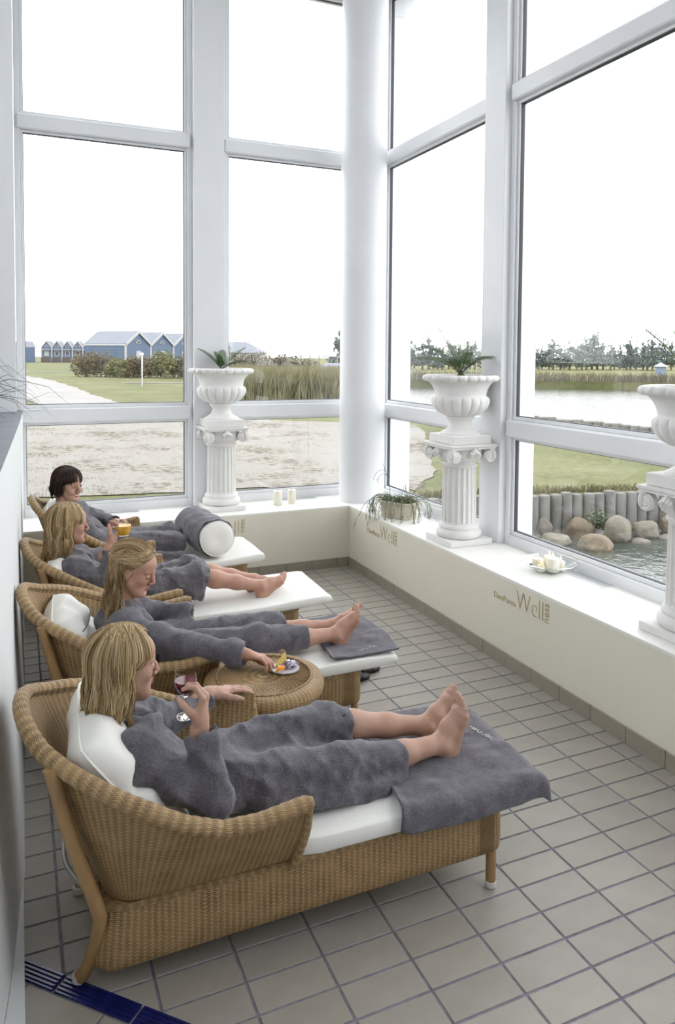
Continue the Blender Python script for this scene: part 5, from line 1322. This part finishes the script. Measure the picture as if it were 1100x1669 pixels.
# ================================================================== PEOPLE
def make_person(P):
    root = empty('person', (P['pelvis'][0], P['pelvis'][1], .39)); bl = np.array(root.location)
    skin = P.get('skin', M['skin']); parts = []
    # head and neck
    o = V3(*P['head']); R = head_frame(*P['look']); sc = P.get('hs', 1.); smile = P.get('smile', 0.)
    s = head_sculpt(smile, R.T@(V3(*P['neck'])+V3(0, 0, .0)-o)/sc); v, f = s.mesh(.0034); v = smooth_v(v, f, 1); mi = head_faces(v, f, smile); parts.append((o+(v*sc)@R.T, f, mi))
    # lashes
    for y in (-1, 1):
        dn = P.get('lid', 0.); tp = [(.0866-.004*abs(t), y*(.032+.0125*t), (.0035-.0035*t*t)*(1-dn)+(-.0055+.003*t*t)*dn) for t in np.linspace(-1, 1, 9)]
        lv, lf, _ = tube_geo(tp, .0013, 4, caps=False); parts.append((o+(np.array(lv)*sc)@R.T, np.array(lf), 4))
        bp_ = [(.0835-.013*t*t, y*(.014+.032*t), .0205+.005*math.sin(t*2.4)) for t in np.linspace(0, 1, 8)]; lv, lf, _ = tube_geo(bp_, np.array((.0012, .002, .0022, .002, .0018, .0015, .0012, .0006)), 5, caps=False); parts.append((o+(np.array(lv)*sc)@R.T, np.array(lf), 3))
        if dn < .5:
            ir = [(.0862, y*.031+.0042*math.cos(a), -.0012+.0038*math.sin(a)) for a in np.linspace(0, 2*PI, 12, endpoint=False)]; ivv = np.array(ir+[(.0866, y*.031, -.0012)]); ff = np.array([(2*a, 2*a+1, (2*a+2) % 12, 12) for a in range(6)]); parts.append((o+(ivv*sc)@R.T, ff, 5))
    # torso, arms and legs under the robe
    b = Sculpt(); nb = V3(*P['neck']); ch = V3(*P['chest']); pe = V3(*P['pelvis'])
    b.cone(nb+V3(0, 0, -.03), ch, .05, .065, .05).cone(ch, pe, .065, .07, .05)
    for a, hp in (('R', P['hipR']), ('L', P['hipL'])): b.cone(pe, hp, .065, .06, .05)
    for sd in 'RL':
        b.cone(ch+V3(0, 0, .03), P['sh'+sd], .045, .04, .04).cone(P['sh'+sd], P['el'+sd], .042, .034, .03); w_ = V3(*P['wr'+sd]); e_ = V3(*P['el'+sd]); b.cone(e_, e_+(w_-e_)*.75, .034, .027, .03)
    v, f = b.mesh(.013); parts.append((v, f, 0))
    for sd in 'RL':
        if 'ankle'+sd not in P: continue
        s = Sculpt(); hip, kn, an = V3(*P['hip'+sd]), V3(*P['knee'+sd]), V3(*P['ankle'+sd]); leg_sculpt(s, hip+(kn-hip)*.55, kn, an, unit(P.get('calf'+sd, (0, 0, -1))))
        if 'foot'+sd in P:
            X, Z = P['foot'+sd]; s += foot_sculpt(1 if sd == 'R' else -1).xf(an, frame(X, Z), P.get('fs', 1.))
        v, f = s.mesh(.0048); parts.append((smooth_v(v, f, 1), f, 0))
    for sd in 'RL':
        if 'hand'+sd not in P: continue
        H_ = P['hand'+sd]; s = hand_sculpt(H_['curl'], H_.get('spread', .06), H_.get('thumb', ((.75, .62, -.25), (.95, .25, -.3))), 1 if sd == 'R' else -1)
        v, f = s.mesh(.0030); Rh = frame(H_['X'], H_['Z']); parts.append((V3(*P['wr'+sd])+(v*P.get('hsz', .97))@Rh.T, f, 0))
    V, F, MI = join(parts); quad_obj('body', V-bl, F, [skin, M['lip'], M['teeth'], M['brow'], M['lash'], M['iris']], MI, root)
    # robe
    r = Sculpt(); up = V3(0, 0, 1)
    for a, rad, q in P['torso']: r.ell(a, rad, .05, R=frame(*q) if q else None)
    for sd in 'RL':
        sh, el, wr = V3(*P['sh'+sd]), V3(*P['el'+sd]), V3(*P['wr'+sd]); d = unit(wr-el); end = el+d*(np.linalg.norm(wr-el)*P.get('cuff', .80)); cr = P.get('cr', .048)
        r.ell(sh, (.078, .072, .072), .05); r.chain([V3(*P['chest'])+V3(0, 0, .06), sh], [.08, .072], .05); r.chain([sh, sh+(el-sh)*.5, el], [.070, .066, .060], .035); r.chain([el, el+(end-el)*.5, end], [.060, .055, cr], .03)
        r.cone(end-d*.030, end+d*.002, cr+.006, cr+.006, .012)
    for (a, b_, ra, rb, k) in P['skirt']: r.cone(a, b_, ra, rb, k)
    for (c, rad, q) in P.get('skirt_e', []): r.ell(c, rad, .04, R=frame(*q) if q else None)
    # sharp openings: hems and cuffs
    for (p, n_, rad) in P['hems']: r.plane(p, n_, .006, around=p, rad=rad)
    for (a, b_, ra) in P.get('hollow', []): r.cone(a, b_, ra, ra, .006, 's')
    for sd in 'RL':
        el, wr = V3(*P['el'+sd]), V3(*P['wr'+sd]); d = unit(wr-el); end = el+d*(np.linalg.norm(wr-el)*P.get('cuff', .80)); r.plane(end+d*.004, d, .004, around=end+d*.058, rad=.060); r.cone(end-d*.035, end+d*.05, .033, .037, .004, 's')
    # neckline: carve a V and lay a collar around it
    R_ = R; nk = V3(*P['neck']); fw = V3(*P.get('front', (1, 0, .25))); vtip = V3(*P['vtip'])
    r.cone(nk+V3(.0, 0, .10), nk+V3(.005, 0, .0), .058, .056, .02, 's'); r.cone(nk+fw*.06+V3(0, 0, .05), vtip, .040, .006, .02, 's')
    sa = unit(V3(*P['shR'])-V3(*P['shL']))
    for q in (-1, 1):
        pts = spline([nk-fw*.055+V3(0, 0, .045), nk+sa*q*.062+V3(0, 0, .035), nk+fw*.055+sa*q*.050, vtip+sa*q*.012, vtip+V3(*P.get('lapel', (.10, 0, -.08)))], 9)
        r.chain(list(pts), [.017, .019, .020, .020, .020, .019, .019, .018, .016], .010)
    fn = fold_noise(P['seed'], P.get('fold', .0055)*2.1); v, f = r.mesh(P.get('rh', .0075), fn); v = smooth_v(v, f, 1)
    ob = quad_obj('robe', v-bl, f, [P.get('cloth', M['terry'])], None, root)
    # hair
    h = make_hair(o, R, sc, root, **P['hair']); h.data.transform(Matrix.Translation(-Vector(bl)))
    return tag(root, P['label'], 'person', 'women resting on the loungers')
mid = lambda a, b, t=.5: tuple(x+(y-x)*t for x, y in zip(a, b))
UP = (0, 0, 1)
# ---- nearest: red wine
W1 = dict(label='blonde woman in a grey robe on the nearest lounger, raising a glass of red wine', seed=1, hs=1.06, head=(-2.478, -3.625, .903), look=(6, 4), neck=(-2.515, -3.625, .712), chest=(-2.455, -3.63, .585), pelvis=(-2.17, -3.64, .475),
    shR=(-2.465, -3.785, .655), shL=(-2.455, -3.465, .655), elR=(-2.235, -3.885, .520), wrR=(-2.268, -3.815, .752), elL=(-2.285, -3.37, .560), wrL=(-2.105, -3.315, .605),
    hipR=(-2.13, -3.735, .470), hipL=(-2.13, -3.55, .470), kneeR=(-1.760, -3.765, .470), kneeL=(-1.725, -3.53, .520), ankleR=(-1.318, -3.745, .452), ankleL=(-1.300, -3.600, .450),
    calfR=(0, 0, -1), footR=((.20, .04, .98), (-.98, 0, .2)), footL=((.42, .10, .9), (-.9, 0, .42)), fs=1.0,
    handR=dict(X=(.16, .10, .98), Z=(.86, -.48, -.10), curl=[(.75, .80, .55), (.85, .85, .55), (.95, .9, .6), (1.05, .9, .6)], spread=.03, thumb=((.70, .50, -.70), (.62, -.15, -.78))),
    handL=dict(X=(.93, .28, -.10), Z=(.05, .12, 1), curl=[(.12, .18, .12), (.10, .2, .12), (.12, .22, .15), (.15, .25, .15)], spread=.16, thumb=((.65, .80, -.10), (.85, .55, -.15))),
    torso=[((-2.445, -3.63, .605), (.115, .165, .120), None), ((-2.38, -3.635, .535), (.125, .165, .105), None), ((-2.27, -3.64, .485), (.14, .170, .090), None), ((-2.15, -3.64, .475), (.14, .180, .090), None), ((-2.49, -3.625, .67), (.085, .12, .06), None)],
    skirt=[((-2.14, -3.725, .475), (-1.765, -3.765, .475), .095, .078, .03), ((-1.765, -3.765, .475), (-1.49, -3.755, .448), .078, .066, .03), ((-2.14, -3.555, .475), (-1.73, -3.53, .520), .095, .075, .03), ((-1.73, -3.53, .52), (-1.62, -3.545, .495), .078, .070, .02),
           ((-1.98, -3.845, .405), (-1.62, -3.845, .405), .030, .026, .03), ((-1.70, -3.83, .405), (-1.47, -3.80, .407), .034, .028, .03), ((-2.05, -3.80, .43), (-1.75, -3.81, .425), .05, .04, .03)],
    skirt_e=[((-1.92, -3.64, .455), (.20, .10, .07), None), ((-1.68, -3.65, .43), (.17, .10, .045), None)],
    hems=[((-1.500, -3.755, .448), (1, .02, -.07), .105), ((-1.628, -3.545, .497), (.95, -.02, -.30), .105)],
    hollow=[((-1.53, -3.755, .45), (-1.45, -3.752, .446), .048), ((-1.66, -3.54, .505), (-1.58, -3.55, .485), .052)],
    vtip=(-2.335, -3.60, .615), lapel=(.10, -.06, -.09), fold=.0058,
    hair=dict(mats=BLOND, n=3600, phi0=78, L=(.205, .315), wave=.0024, back=.022, bulge=1.03, seed=3, fringe=420, fr_ang=(38, 84), fr_len=(.0, .05)))
make_person(W1)
# ---- second: reaching for fruit
W2 = dict(label='long-haired blonde woman in a grey robe leaning forward to take fruit from the table', seed=2, hs=1.06, lid=1., head=(-2.290, -2.520, .905), look=(-27, 19), neck=(-2.352, -2.490, .715), chest=(-2.335, -2.475, .590), pelvis=(-2.17, -2.44, .475), skin=M['skin2'],
    shR=(-2.345, -2.640, .668), shL=(-2.335, -2.330, .672), elR=(-2.105, -2.780, .600), wrR=(-1.852, -2.905, .566), elL=(-2.16, -2.22, .58), wrL=(-1.97, -2.30, .56),
    hipR=(-2.12, -2.535, .47), hipL=(-2.12, -2.35, .47), kneeR=(-1.70, -2.565, .475), kneeL=(-1.69, -2.40, .480), ankleR=(-1.252, -2.570, .452), ankleL=(-1.215, -2.455, .450),
    footR=((.46, .02, .88), (-.88, 0, .46)), footL=((.62, .05, .78), (-.78, 0, .62)),
    handR=dict(X=(.90, -.33, -.24), Z=(.20, .10, .97), curl=[(.35, .45, .35), (.42, .5, .4), (.5, .55, .4), (.55, .6, .4)], spread=.05, thumb=((.85, .40, -.35), (.95, -.05, -.30))),
    torso=[((-2.345, -2.478, .610), (.112, .160, .118), None), ((-2.31, -2.465, .54), (.125, .160, .105), None), ((-2.235, -2.45, .485), (.14, .17, .09), None), ((-2.13, -2.44, .472), (.14, .175, .088), None), ((-2.375, -2.48, .67), (.085, .115, .055), None)],
    skirt=[((-2.13, -2.53, .475), (-1.70, -2.565, .480), .095, .084, .03), ((-1.70, -2.565, .480), (-1.41, -2.57, .460), .084, .068, .03), ((-2.13, -2.35, .475), (-1.69, -2.40, .484), .095, .084, .03), ((-1.69, -2.40, .484), (-1.48, -2.42, .470), .084, .070, .03), ((-2.0, -2.64, .41), (-1.6, -2.64, .405), .035, .028, .03)],
    skirt_e=[((-1.85, -2.47, .45), (.22, .09, .06), None)], hems=[((-1.418, -2.57, .458), (1, 0, -.06), .10), ((-1.487, -2.42, .468), (1, 0, -.06), .095)],
    hollow=[((-1.45, -2.57, .46), (-1.37, -2.57, .456), .044), ((-1.52, -2.42, .47), (-1.44, -2.42, .466), .046)],
    vtip=(-2.215, -2.46, .625), lapel=(.06, -.03, -.09), cuff=.90, cr=.056, fold=.0055,
    hair=dict(mats=ASH, n=4000, phi0=98, L=(.23, .37), wave=.0062, back=.045, bulge=1.0, seed=4, sweep=.5))
make_person(W2)
# ---- third: orange juice
W3 = dict(label='blonde woman in a grey robe on the third lounger, holding a glass of orange juice', seed=3, hs=1.05, head=(-2.520, -1.470, .915), look=(4, 2), neck=(-2.555, -1.470, .725), chest=(-2.49, -1.47, .600), pelvis=(-2.15, -1.47, .475), skin=M['skin2'], cloth=M['terry2'],
    shR=(-2.490, -1.630, .680), shL=(-2.480, -1.310, .685), elR=(-2.330, -1.735, .600), wrR=(-2.300, -1.640, .815), elL=(-2.25, -1.25, .60), wrL=(-2.12, -1.36, .60),
    hipR=(-2.12, -1.56, .47), hipL=(-2.12, -1.38, .47), kneeR=(-1.775, -1.575, .560), kneeL=(-1.765, -1.430, .560), ankleR=(-1.365, -1.625, .448), ankleL=(-1.375, -1.500, .455),
    footR=((.80, .12, .58), (-.58, 0, .80)), footL=((.96, -.10, .20), (-.2, 0, .97)),
    handR=dict(X=(.55, .25, .80), Z=(.75, -.35, -.45), curl=[(.7, .75, .4), (.8, .8, .45), (.9, .8, .5), (1., .85, .5)], thumb=((.75, .55, -.55), (.80, .05, -.70))),
    torso=[((-2.48, -1.47, .615), (.112, .160, .115), None), ((-2.40, -1.47, .545), (.125, .162, .105), None), ((-2.28, -1.47, .49), (.14, .17, .09), None), ((-2.14, -1.47, .478), (.14, .175, .09), None), ((-2.525, -1.47, .68), (.085, .115, .055), None)],
    skirt=[((-2.13, -1.555, .48), (-1.78, -1.575, .560), .095, .078, .03), ((-1.78, -1.575, .56), (-1.70, -1.58, .535), .080, .074, .03), ((-2.13, -1.385, .48), (-1.77, -1.435, .560), .095, .078, .03), ((-1.77, -1.435, .56), (-1.69, -1.45, .535), .080, .074, .03), ((-1.80, -1.60, .50), (-1.74, -1.60, .42), .05, .04, .04)],
    skirt_e=[((-1.90, -1.48, .48), (.20, .10, .09), None), ((-1.79, -1.52, .47), (.09, .13, .08), None)], hems=[((-1.715, -1.51, .50), (.96, 0, -.28), .17)],
    hollow=[((-1.74, -1.58, .545), (-1.66, -1.59, .525), .054), ((-1.73, -1.45, .545), (-1.65, -1.46, .525), .054)],
    vtip=(-2.36, -1.45, .64), lapel=(.10, -.05, -.09), cuff=.74, fold=.0055,
    hair=dict(mats=BLOND, n=2800, phi0=74, L=(.19, .265), wave=.0036, back=.012, bulge=1.06, seed=5, fringe=300, fr_ang=(36, 76), fr_len=(.0, .05)))
make_person(W3)
# ---- farthest: dark hair, smiling
W4 = dict(label='smiling dark-haired woman in a grey robe on the farthest lounger', seed=4, hs=1.02, head=(-2.465, -.520, .995), look=(-46, 4), smile=1., neck=(-2.505, -.495, .805), chest=(-2.43, -.495, .680), pelvis=(-2.10, -.50, .525), cloth=M['terry2'],
    shR=(-2.425, -.650, .765), shL=(-2.410, -.335, .770), elR=(-2.300, -.760, .640), wrR=(-2.150, -.600, .655), elL=(-2.22, -.22, .66), wrL=(-2.115, -.42, .670),
    hipR=(-2.07, -.58, .525), hipL=(-2.07, -.42, .525), kneeR=(-1.74, -.62, .545), kneeL=(-1.73, -.40, .555),
    handR=dict(X=(.75, .62, .15), Z=(.35, -.55, .75), curl=[(.4, .5, .3), (.45, .5, .3), (.5, .5, .3), (.5, .55, .3)]), handL=dict(X=(.55, -.75, .1), Z=(.55, .3, .75), curl=[(.4, .5, .3), (.45, .5, .3), (.5, .5, .3), (.5, .55, .3)]),
    torso=[((-2.42, -.495, .695), (.115, .160, .12), None), ((-2.34, -.495, .62), (.125, .165, .11), None), ((-2.22, -.50, .55), (.14, .17, .095), None), ((-2.08, -.50, .53), (.14, .175, .09), None), ((-2.47, -.495, .765), (.085, .115, .055), None)],
    skirt=[((-2.08, -.58, .53), (-1.74, -.62, .54), .095, .080, .03), ((-1.74, -.62, .54), (-1.645, -.60, .51), .08, .07, .03), ((-2.08, -.42, .53), (-1.73, -.40, .55), .095, .080, .03), ((-1.73, -.40, .55), (-1.65, -.40, .53), .08, .07, .03), ((-2.0, -.72, .47), (-1.72, -.74, .465), .04, .035, .03)],
    skirt_e=[((-1.86, -.5, .51), (.2, .1, .07), None)], hems=[((-1.64, -.6, .52), (1, 0, -.1), .1), ((-1.64, -.4, .52), (1, 0, -.1), .1)],
    vtip=(-2.29, -.50, .70), lapel=(.10, -.04, -.10), fold=.0055, rh=.009,
    hair=dict(mats=DARK, n=2400, phi0=66, L=(.07, .14), wave=.0040, back=.0, bulge=1.08, seed=6, fringe=500, fr_ang=(4, 74), fr_len=(.002, .034)))
make_person(W4)

# ================================================================== TOWELS, BOLSTER AND TABLEWARE
M['thread'] = plain('white_thread', (.62, .60, .60), .8)
def mat_top(x, t): return lerp(.268, .322, (x+.575)/1.41)+.004+t
def towel(li, x0, x1, y0, y1, t, edge, seed, front=0.):
    """a cloth lying on a mattress (local lounger frame) that falls over the mattress edge at |y| > edge"""
    r = np.random.default_rng(seed); ph = r.uniform(0, 6.28, 8); nu, nv = 70, 64; v = []
    for i in range(nu):
        for j in range(nv):
            a, b = i/(nu-1), j/(nv-1); s = y0+(y1-y0)*b; x = x0+(x1-x0)*a
            x += .016*math.sin(3.1*s*3+ph[0])*(1-a)+.010*math.sin(9*s+ph[1])*a
            over = abs(s)-edge; sg = math.copysign(1, s)
            wr_ = .0045*(math.sin(16*x+7*s+ph[2])+.8*math.sin(23*s-9*x+ph[3])+.5*math.sin(41*x+19*s+ph[4]))+.0035*math.sin(60*s+11*x+ph[5])*.4
            z = mat_top(x, t)+.010+max(0, wr_)*1.2
            y = s
            if over > 0:
                q = over/.022; y = sg*(edge+.022*(1-math.exp(-q))+.012*min(1, q)+.007*math.sin(14*x+ph[6])*min(1, q)); z -= over*min(1, .35+.65*q*.5)
            fo = x-front
            if front and fo > 0: z -= fo*.55+fo*fo*2.; 
            if a < .06 and s < -edge*.6: z += .018*(1-a/.06)          # turned-up corner
            v.append((x, y, z))
    f = grid_faces(nu, nv); o = mesh_obj('towel', v, f, M['terry'], None, True)
    md = o.modifiers.new('thick', 'SOLIDIFY'); md.thickness = .007; md.offset = 1.
    o.matrix_world = lmat(li); return o
tw = towel(0, .40, .985, -.372, .330, .070, .300, 1, front=.955); tag(tw, 'dark grey towel spread under the feet of the woman with red wine', 'towel', 'grey towels')
def stitches(parent, x, y, z, ang, seed, sc=1.):
    r = random.Random(seed); mb = MB(); c, s_ = math.cos(ang), math.sin(ang); u = 0
    for k in range(7):      # a line of looped stitched letters, too small to read
        pts = []
        for q in np.linspace(0, 1, 9):
            a = u+.016*q+.004*math.sin(q*9+k); b = .010*math.sin(q*6.3*(1+(k % 3)*.5)+k)+(.010 if k in (0, 4) and q > .5 else 0); pts.append((x+(a*c-b*s_)*sc, y+(a*s_+b*c)*sc, z+.0))
        mb.tube(pts, .0013*sc, 5); u += .017 if k != 3 else .026
    return tag(mb.build('embroidery', M['thread'], parent, True, uv=False), kind='stuff')
stitches(tw, .885, .075, mat_top(.9, .07)+.0235, -1.25, 1, 1.0)
tw2 = towel(1, .66, 1.035, -.292, .300, .062, .292, 2); tag(tw2, 'dark grey towel folded over the foot of the second mattress', 'towel', 'grey towels')
stitches(tw2, .82, -.25, mat_top(.86, .062)+.020, .35, 2, .9)
# ---- bolster on the farthest lounger with a towel over it
A0 = V3(-1.441, -.800, .568); A1 = V3(-1.515, -.190, .568); ax_ = unit(A1-A0); RB = .132
bo = MB(); e1_ = unit(np.cross(ax_, (0, 0, 1))); e2_ = np.cross(e1_, ax_)
def ring_pts(c, r, n=40, fn=None): return [c+e1_*r*math.cos(2*PI*i/n)*(fn(i) if fn else 1)+e2_*r*math.sin(2*PI*i/n)*(fn(i) if fn else 1) for i in range(n)]
L_ = np.linalg.norm(A1-A0); prof = [(.0, .0005), (-.010, .06), (-.008, .105), (0, .124), (.008, .131), (.02, RB), (L_-.02, RB), (L_-.005, .125), (L_, .10), (L_, .0005)]
v = []
for t, r in prof: v += ring_pts(A0+ax_*t, r)
f = [(j*40+i, (j+1)*40+i, (j+1)*40+(i+1) % 40, j*40+(i+1) % 40) for j in range(len(prof)-1) for i in range(40)]
b = mesh_obj('bolster', v, f, M['whitefab'], None, True, auto=60); tag(b, 'white round bolster on the farthest lounger, wrapped in a grey towel', 'bolster')
pp = MB(); pp.tube(ring_pts(A0+ax_*.004, .129), .0045, 6, closed=True); pp.build('piping', M['whitefab'], b, True, uv=False)
r4 = np.random.default_rng(9); ph = r4.uniform(0, 6, 6); v = []; nt = 40; na = 60
for i in range(nt):
    t = .028+.014*math.sin(0)+(L_-.07)*i/(nt-1)
    for j in range(na):
        a = -.62*PI+(1.72*PI)*j/(na-1); q = .0040*(math.sin(19*t+2.3*a+ph[0]+1.5*math.sin(5*t+a))+math.sin(9*a+ph[1]+14*t+1.2*math.sin(11*t))+.5*math.sin(39*t+ph[2]-4*a)); rr_ = RB+.006+max(-.003, q)
        c = A0+ax_*(t+.012*math.sin(3*a+ph[3])*(1-i/nt))
        p = c+e1_*rr_*math.cos(a+PI*.5)+e2_*rr_*math.sin(a+PI*.5)
        p[2] = max(p[2], .440); v.append(p)
o = mesh_obj('towel', v, grid_faces(nt, na), M['terry'], None, True); md = o.modifiers.new('thick', 'SOLIDIFY'); md.thickness = .006; md.offset = 1
tag(o, 'dark grey towel wrapped around the white bolster', 'towel', 'grey towels')
# ---- wine glass (foot, stem, bowl, wine)
def wine_glass(loc):
    g = empty('wine_glass', loc)
    pr = [(.0005, .0), (.030, .001), (.0305, .003), (.010, .0065), (.0045, .012), (.0038, .05), (.0042, .066), (.012, .074), (.026, .088), (.035, .108), (.037, .122), (.0355, .138), (.0335, .154)]
    inn = [(.0325, .154), (.0345, .138), (.036, .122), (.034, .109), (.025, .090), (.011, .0765), (.0005, .074)]
    mb = MB(); mb.lathe(pr+inn, 40, cap=False); mb.build('glass', M['glass'], g, True, uv=False, auto=70)
    w = MB(); w.lathe([(.0005, .0748), (.0105, .0772), (.0246, .0908), (.0335, .1095), (.0354, .120), (.0352, .1245), (.0005, .1245)], 40, cap=False); w.build('wine', M['wine'], g, True, uv=False, auto=50)
    return tag(g, 'stemmed glass of red wine held by the nearest woman', 'wine glass')
m, N, L, B = newmat('red_wine'); setc(B.inputs['Base Color'], (.16, .002, .010)); B.inputs['Roughness'].default_value = .05; B.inputs['Transmission Weight'].default_value = .25; B.inputs['IOR'].default_value = 1.33; M['wine'] = m
wine_glass((-2.303, -3.752, .749))
M['juice'] = plain('orange_juice', (.80, .36, .01), .25, c2=(.82, .46, .03), scale=30, sss=.1)
g = empty('juice_glass', (-2.226, -1.630, .855)); mb = MB()
mb.lathe([(.0005, 0), (.030, .0), (.036, .006), (.044, .03), (.047, .055), (.046, .084), (.0445, .084), (.0455, .055), (.0425, .03), (.034, .009), (.0005, .006)], 36, cap=False); mb.build('glass', M['thinglass'], g, True, uv=False, auto=70)
mb = MB(); mb.lathe([(.0005, .0065), (.0335, .0095), (.042, .03), (.0448, .055), (.0446, .064), (.0005, .064)], 36, cap=False); mb.build('juice', M['juice'], g, True, uv=False, auto=50)
tag(g, 'round tumbler of orange juice held by the third woman', 'glass')
# ---- plate with fruit
M['china'] = plain('white_china', (.78, .79, .80), .15); M['china_rim'] = plain('blue_grey_rim', (.20, .22, .30), .2)
PX, PY, PZ = -1.680, -2.968, .4875
p = empty('plate', (PX, PY, PZ)); mb = MB(); mb.lathe([(.0005, .002), (.035, .002), (.037, .0), (.041, .0), (.043, .003), (.066, .010), (.068, .0115), (.066, .013), (.043, .0062), (.0005, .0055)], 40, cap=False); mb.build('dish', M['china'], p, True, uv=False)
mb = MB(); mb.tube([(.0655*math.cos(a), .0655*math.sin(a), .0125) for a in np.linspace(0, 2*PI, 48, endpoint=False)], .0014, 5, closed=True); mb.build('rim_line', M['china_rim'], p, True, uv=False); tag(p, 'small white plate of fruit on the round wicker table', 'plate')
M['pineapple'] = plain('pineapple_flesh', (.74, .55, .12), .4, c2=(.82, .70, .28), scale=60); M['pine_rind'] = plain('pineapple_rind', (.30, .25, .06), .7, var=.3, scale=80)
pa = empty('pineapple_wedge', (PX-.008, PY+.030, PZ+.006)); 
def wedge(w, h, d, n=10):
    v = []
    for s in (-1, 1):
        v.append((0, s*d/2*.3, h)); v += [(w*(k/(n-1)-.5), s*d/2, .006*math.sin(PI*k/(n-1))*-1+.006) for k in range(n)]
    m_ = n+1; f = [tuple(range(m_)), tuple(range(2*m_-1, m_-1, -1))]+[(k, m_+k, m_+(k+1) % m_, (k+1) % m_) for k in range(m_)]
    return v, [tuple(reversed(q)) for q in f]
o = mesh_obj('flesh', *wedge(.055, .078, .026), M['pineapple'], pa); bevel(o, .003); mb = MB(); mb.tube([(-.027, 0, .002), (-.014, 0, -.001), (.014, 0, -.001), (.027, 0, .002)], .006, 6); mb.build('rind', M['pine_rind'], pa, True, uv=False); pa.rotation_euler = (.25, .15, .3); tag(pa, 'upright yellow pineapple wedge on the plate', 'fruit')
M['orange'] = plain('orange_flesh', (.80, .26, .01), .35, c2=(.85, .36, .03), scale=90); M['peel'] = plain('orange_peel', (.82, .28, .01), .45, bump=.001, bscale=300)
og = empty('orange_wedge', (PX-.030, PY-.020, PZ+.008), .5); mb = MB(); n = 12; v = []
for k in range(n+1):
    a = PI*k/n; x = -.026*math.cos(a); rr_ = .022*math.sin(a)
    v += [(x, 0, .003), (x, -rr_*.95, .003+rr_*.55), (x, -rr_*.45, .003+rr_*1.0), (x, rr_*.25, .003+rr_*.95)]
f = [(k*4+i, (k+1)*4+i, (k+1)*4+(i+1) % 4, k*4+(i+1) % 4) for k in range(n) for i in range(4)]; mb.add(v, f); mb.build('segment', M['orange'], og, True, uv=False, auto=35)
mb = MB(); mb.tube([(-.026*math.cos(PI*k/n), -.022*math.sin(PI*k/n)*.75, .003+.022*math.sin(PI*k/n)*.85) for k in range(n+1)], .0045, 6); mb.build('peel', M['peel'], og, True, uv=False); tag(og, 'orange wedge under the reaching fingers', 'fruit')
M['foil'] = plain('purple_foil', (.16, .11, .20), .15, metal=.5, c2=(.60, .58, .66), scale=45)
bm = bmesh.new(); bmesh.ops.create_icosphere(bm, subdivisions=3, radius=1); r5 = np.random.default_rng(4)
for vtx in bm.verts: k = 1+r5.normal()*.20; vtx.co = (vtx.co.x*.034*k, vtx.co.y*.026*k, vtx.co.z*.013*k)
me = bpy.data.meshes.new('foil_wrapper'); bm.to_mesh(me); bm.free(); me.materials.append(M['foil']); o = link(bpy.data.objects.new('foil_wrapper', me)); o.location = (PX+.030, PY+.004, PZ+.022); tag(o, 'crumpled purple and silver wrapper on the fruit plate', 'wrapper')
# ---- black slippers on the floor past the second lounger
M['rubber'] = plain('black_rubber', (.010, .010, .011), .5)
def slipper(x, y, a, label):
    s = empty('slipper', (x, y, 0), a); out = [(.0, -.040), (.05, -.034), (.12, -.044), (.19, -.040), (.225, -.012), (.222, .015), (.19, .036), (.12, .036), (.05, .032), (0, .036), (-.022, .012), (-.022, -.015)]
    P_ = spline(out+[out[0]], 48)[:-1]; n = len(P_); v = [(x_, y_, .002) for x_, y_ in P_]+[(x_, y_, .022) for x_, y_ in P_]; f = [tuple(range(n-1, -1, -1)), tuple(range(n, 2*n))]+[(i, (i+1) % n, n+(i+1) % n, n+i) for i in range(n)]; bevel(mesh_obj('sole', v, f, M['rubber'], s), .004)
    vv = []; 
    for i in range(8):
        for j in range(13): t = PI*j/12; x_ = .085+.085*i/7; w = .041+.002*math.sin(PI*i/7); vv.append((x_, -.004+w*math.cos(t), .020+.022*math.sin(t)))
    o = mesh_obj('strap', vv, grid_faces(8, 13), M['rubber'], s, True); md = o.modifiers.new('t', 'SOLIDIFY'); md.thickness = .004
    return tag(s, label, 'slipper', 'black slippers')
slipper(-1.095, -2.205, .02, 'black slipper on the floor, the left one past the second lounger'); slipper(-.985, -2.125, .02, 'black slipper on the floor, the right one past the second lounger')
# ---- grassy plant standing on the slate, leaves arching into view at the left edge
M['pot'] = plain('dark_pot', (.05, .05, .055), .5); M['blade'] = plain('arching_leaf', (.035, .06, .025), .5, c2=(.08, .10, .05), scale=8)
pl_ = empty('potted_grass_plant', (-3.28, -2.05, ZW+.012)); mb = MB(); mb.lathe([(.07, 0), (.10, .15), (.105, .15), (.095, .14), (.0005, .135)], 28); mb.build('pot', M['pot'], pl_, True, uv=False)
r6 = random.Random(21); mb = MB()
for k in range(70):
    a = r6.uniform(-.8, .9) if k % 2 else r6.uniform(0, 6.28); L_ = r6.uniform(.34, .70); up = r6.uniform(.55, 1.40); cs, sn = math.cos(a), math.sin(a); pts = []
    for q in np.linspace(0, 1, 10): pts.append((.03*cs+L_*cs*q*math.cos(up)*(1+.4*q), .03*sn+L_*sn*q*math.cos(up)*(1+.4*q), .13+L_*q*math.sin(up)-.30*L_*q*q*q*(1.2+.8*r6.random())))
    mb.tube(pts, [.0018, .0022, .0024, .0024, .0022, .002, .0017, .0013, .0009, .0004], 4)
tag(mb.build('leaves', M['blade'], pl_, True, uv=False), kind='stuff'); tag(pl_, 'dark wispy arching plant on the slate ledge at the left edge', 'plant')
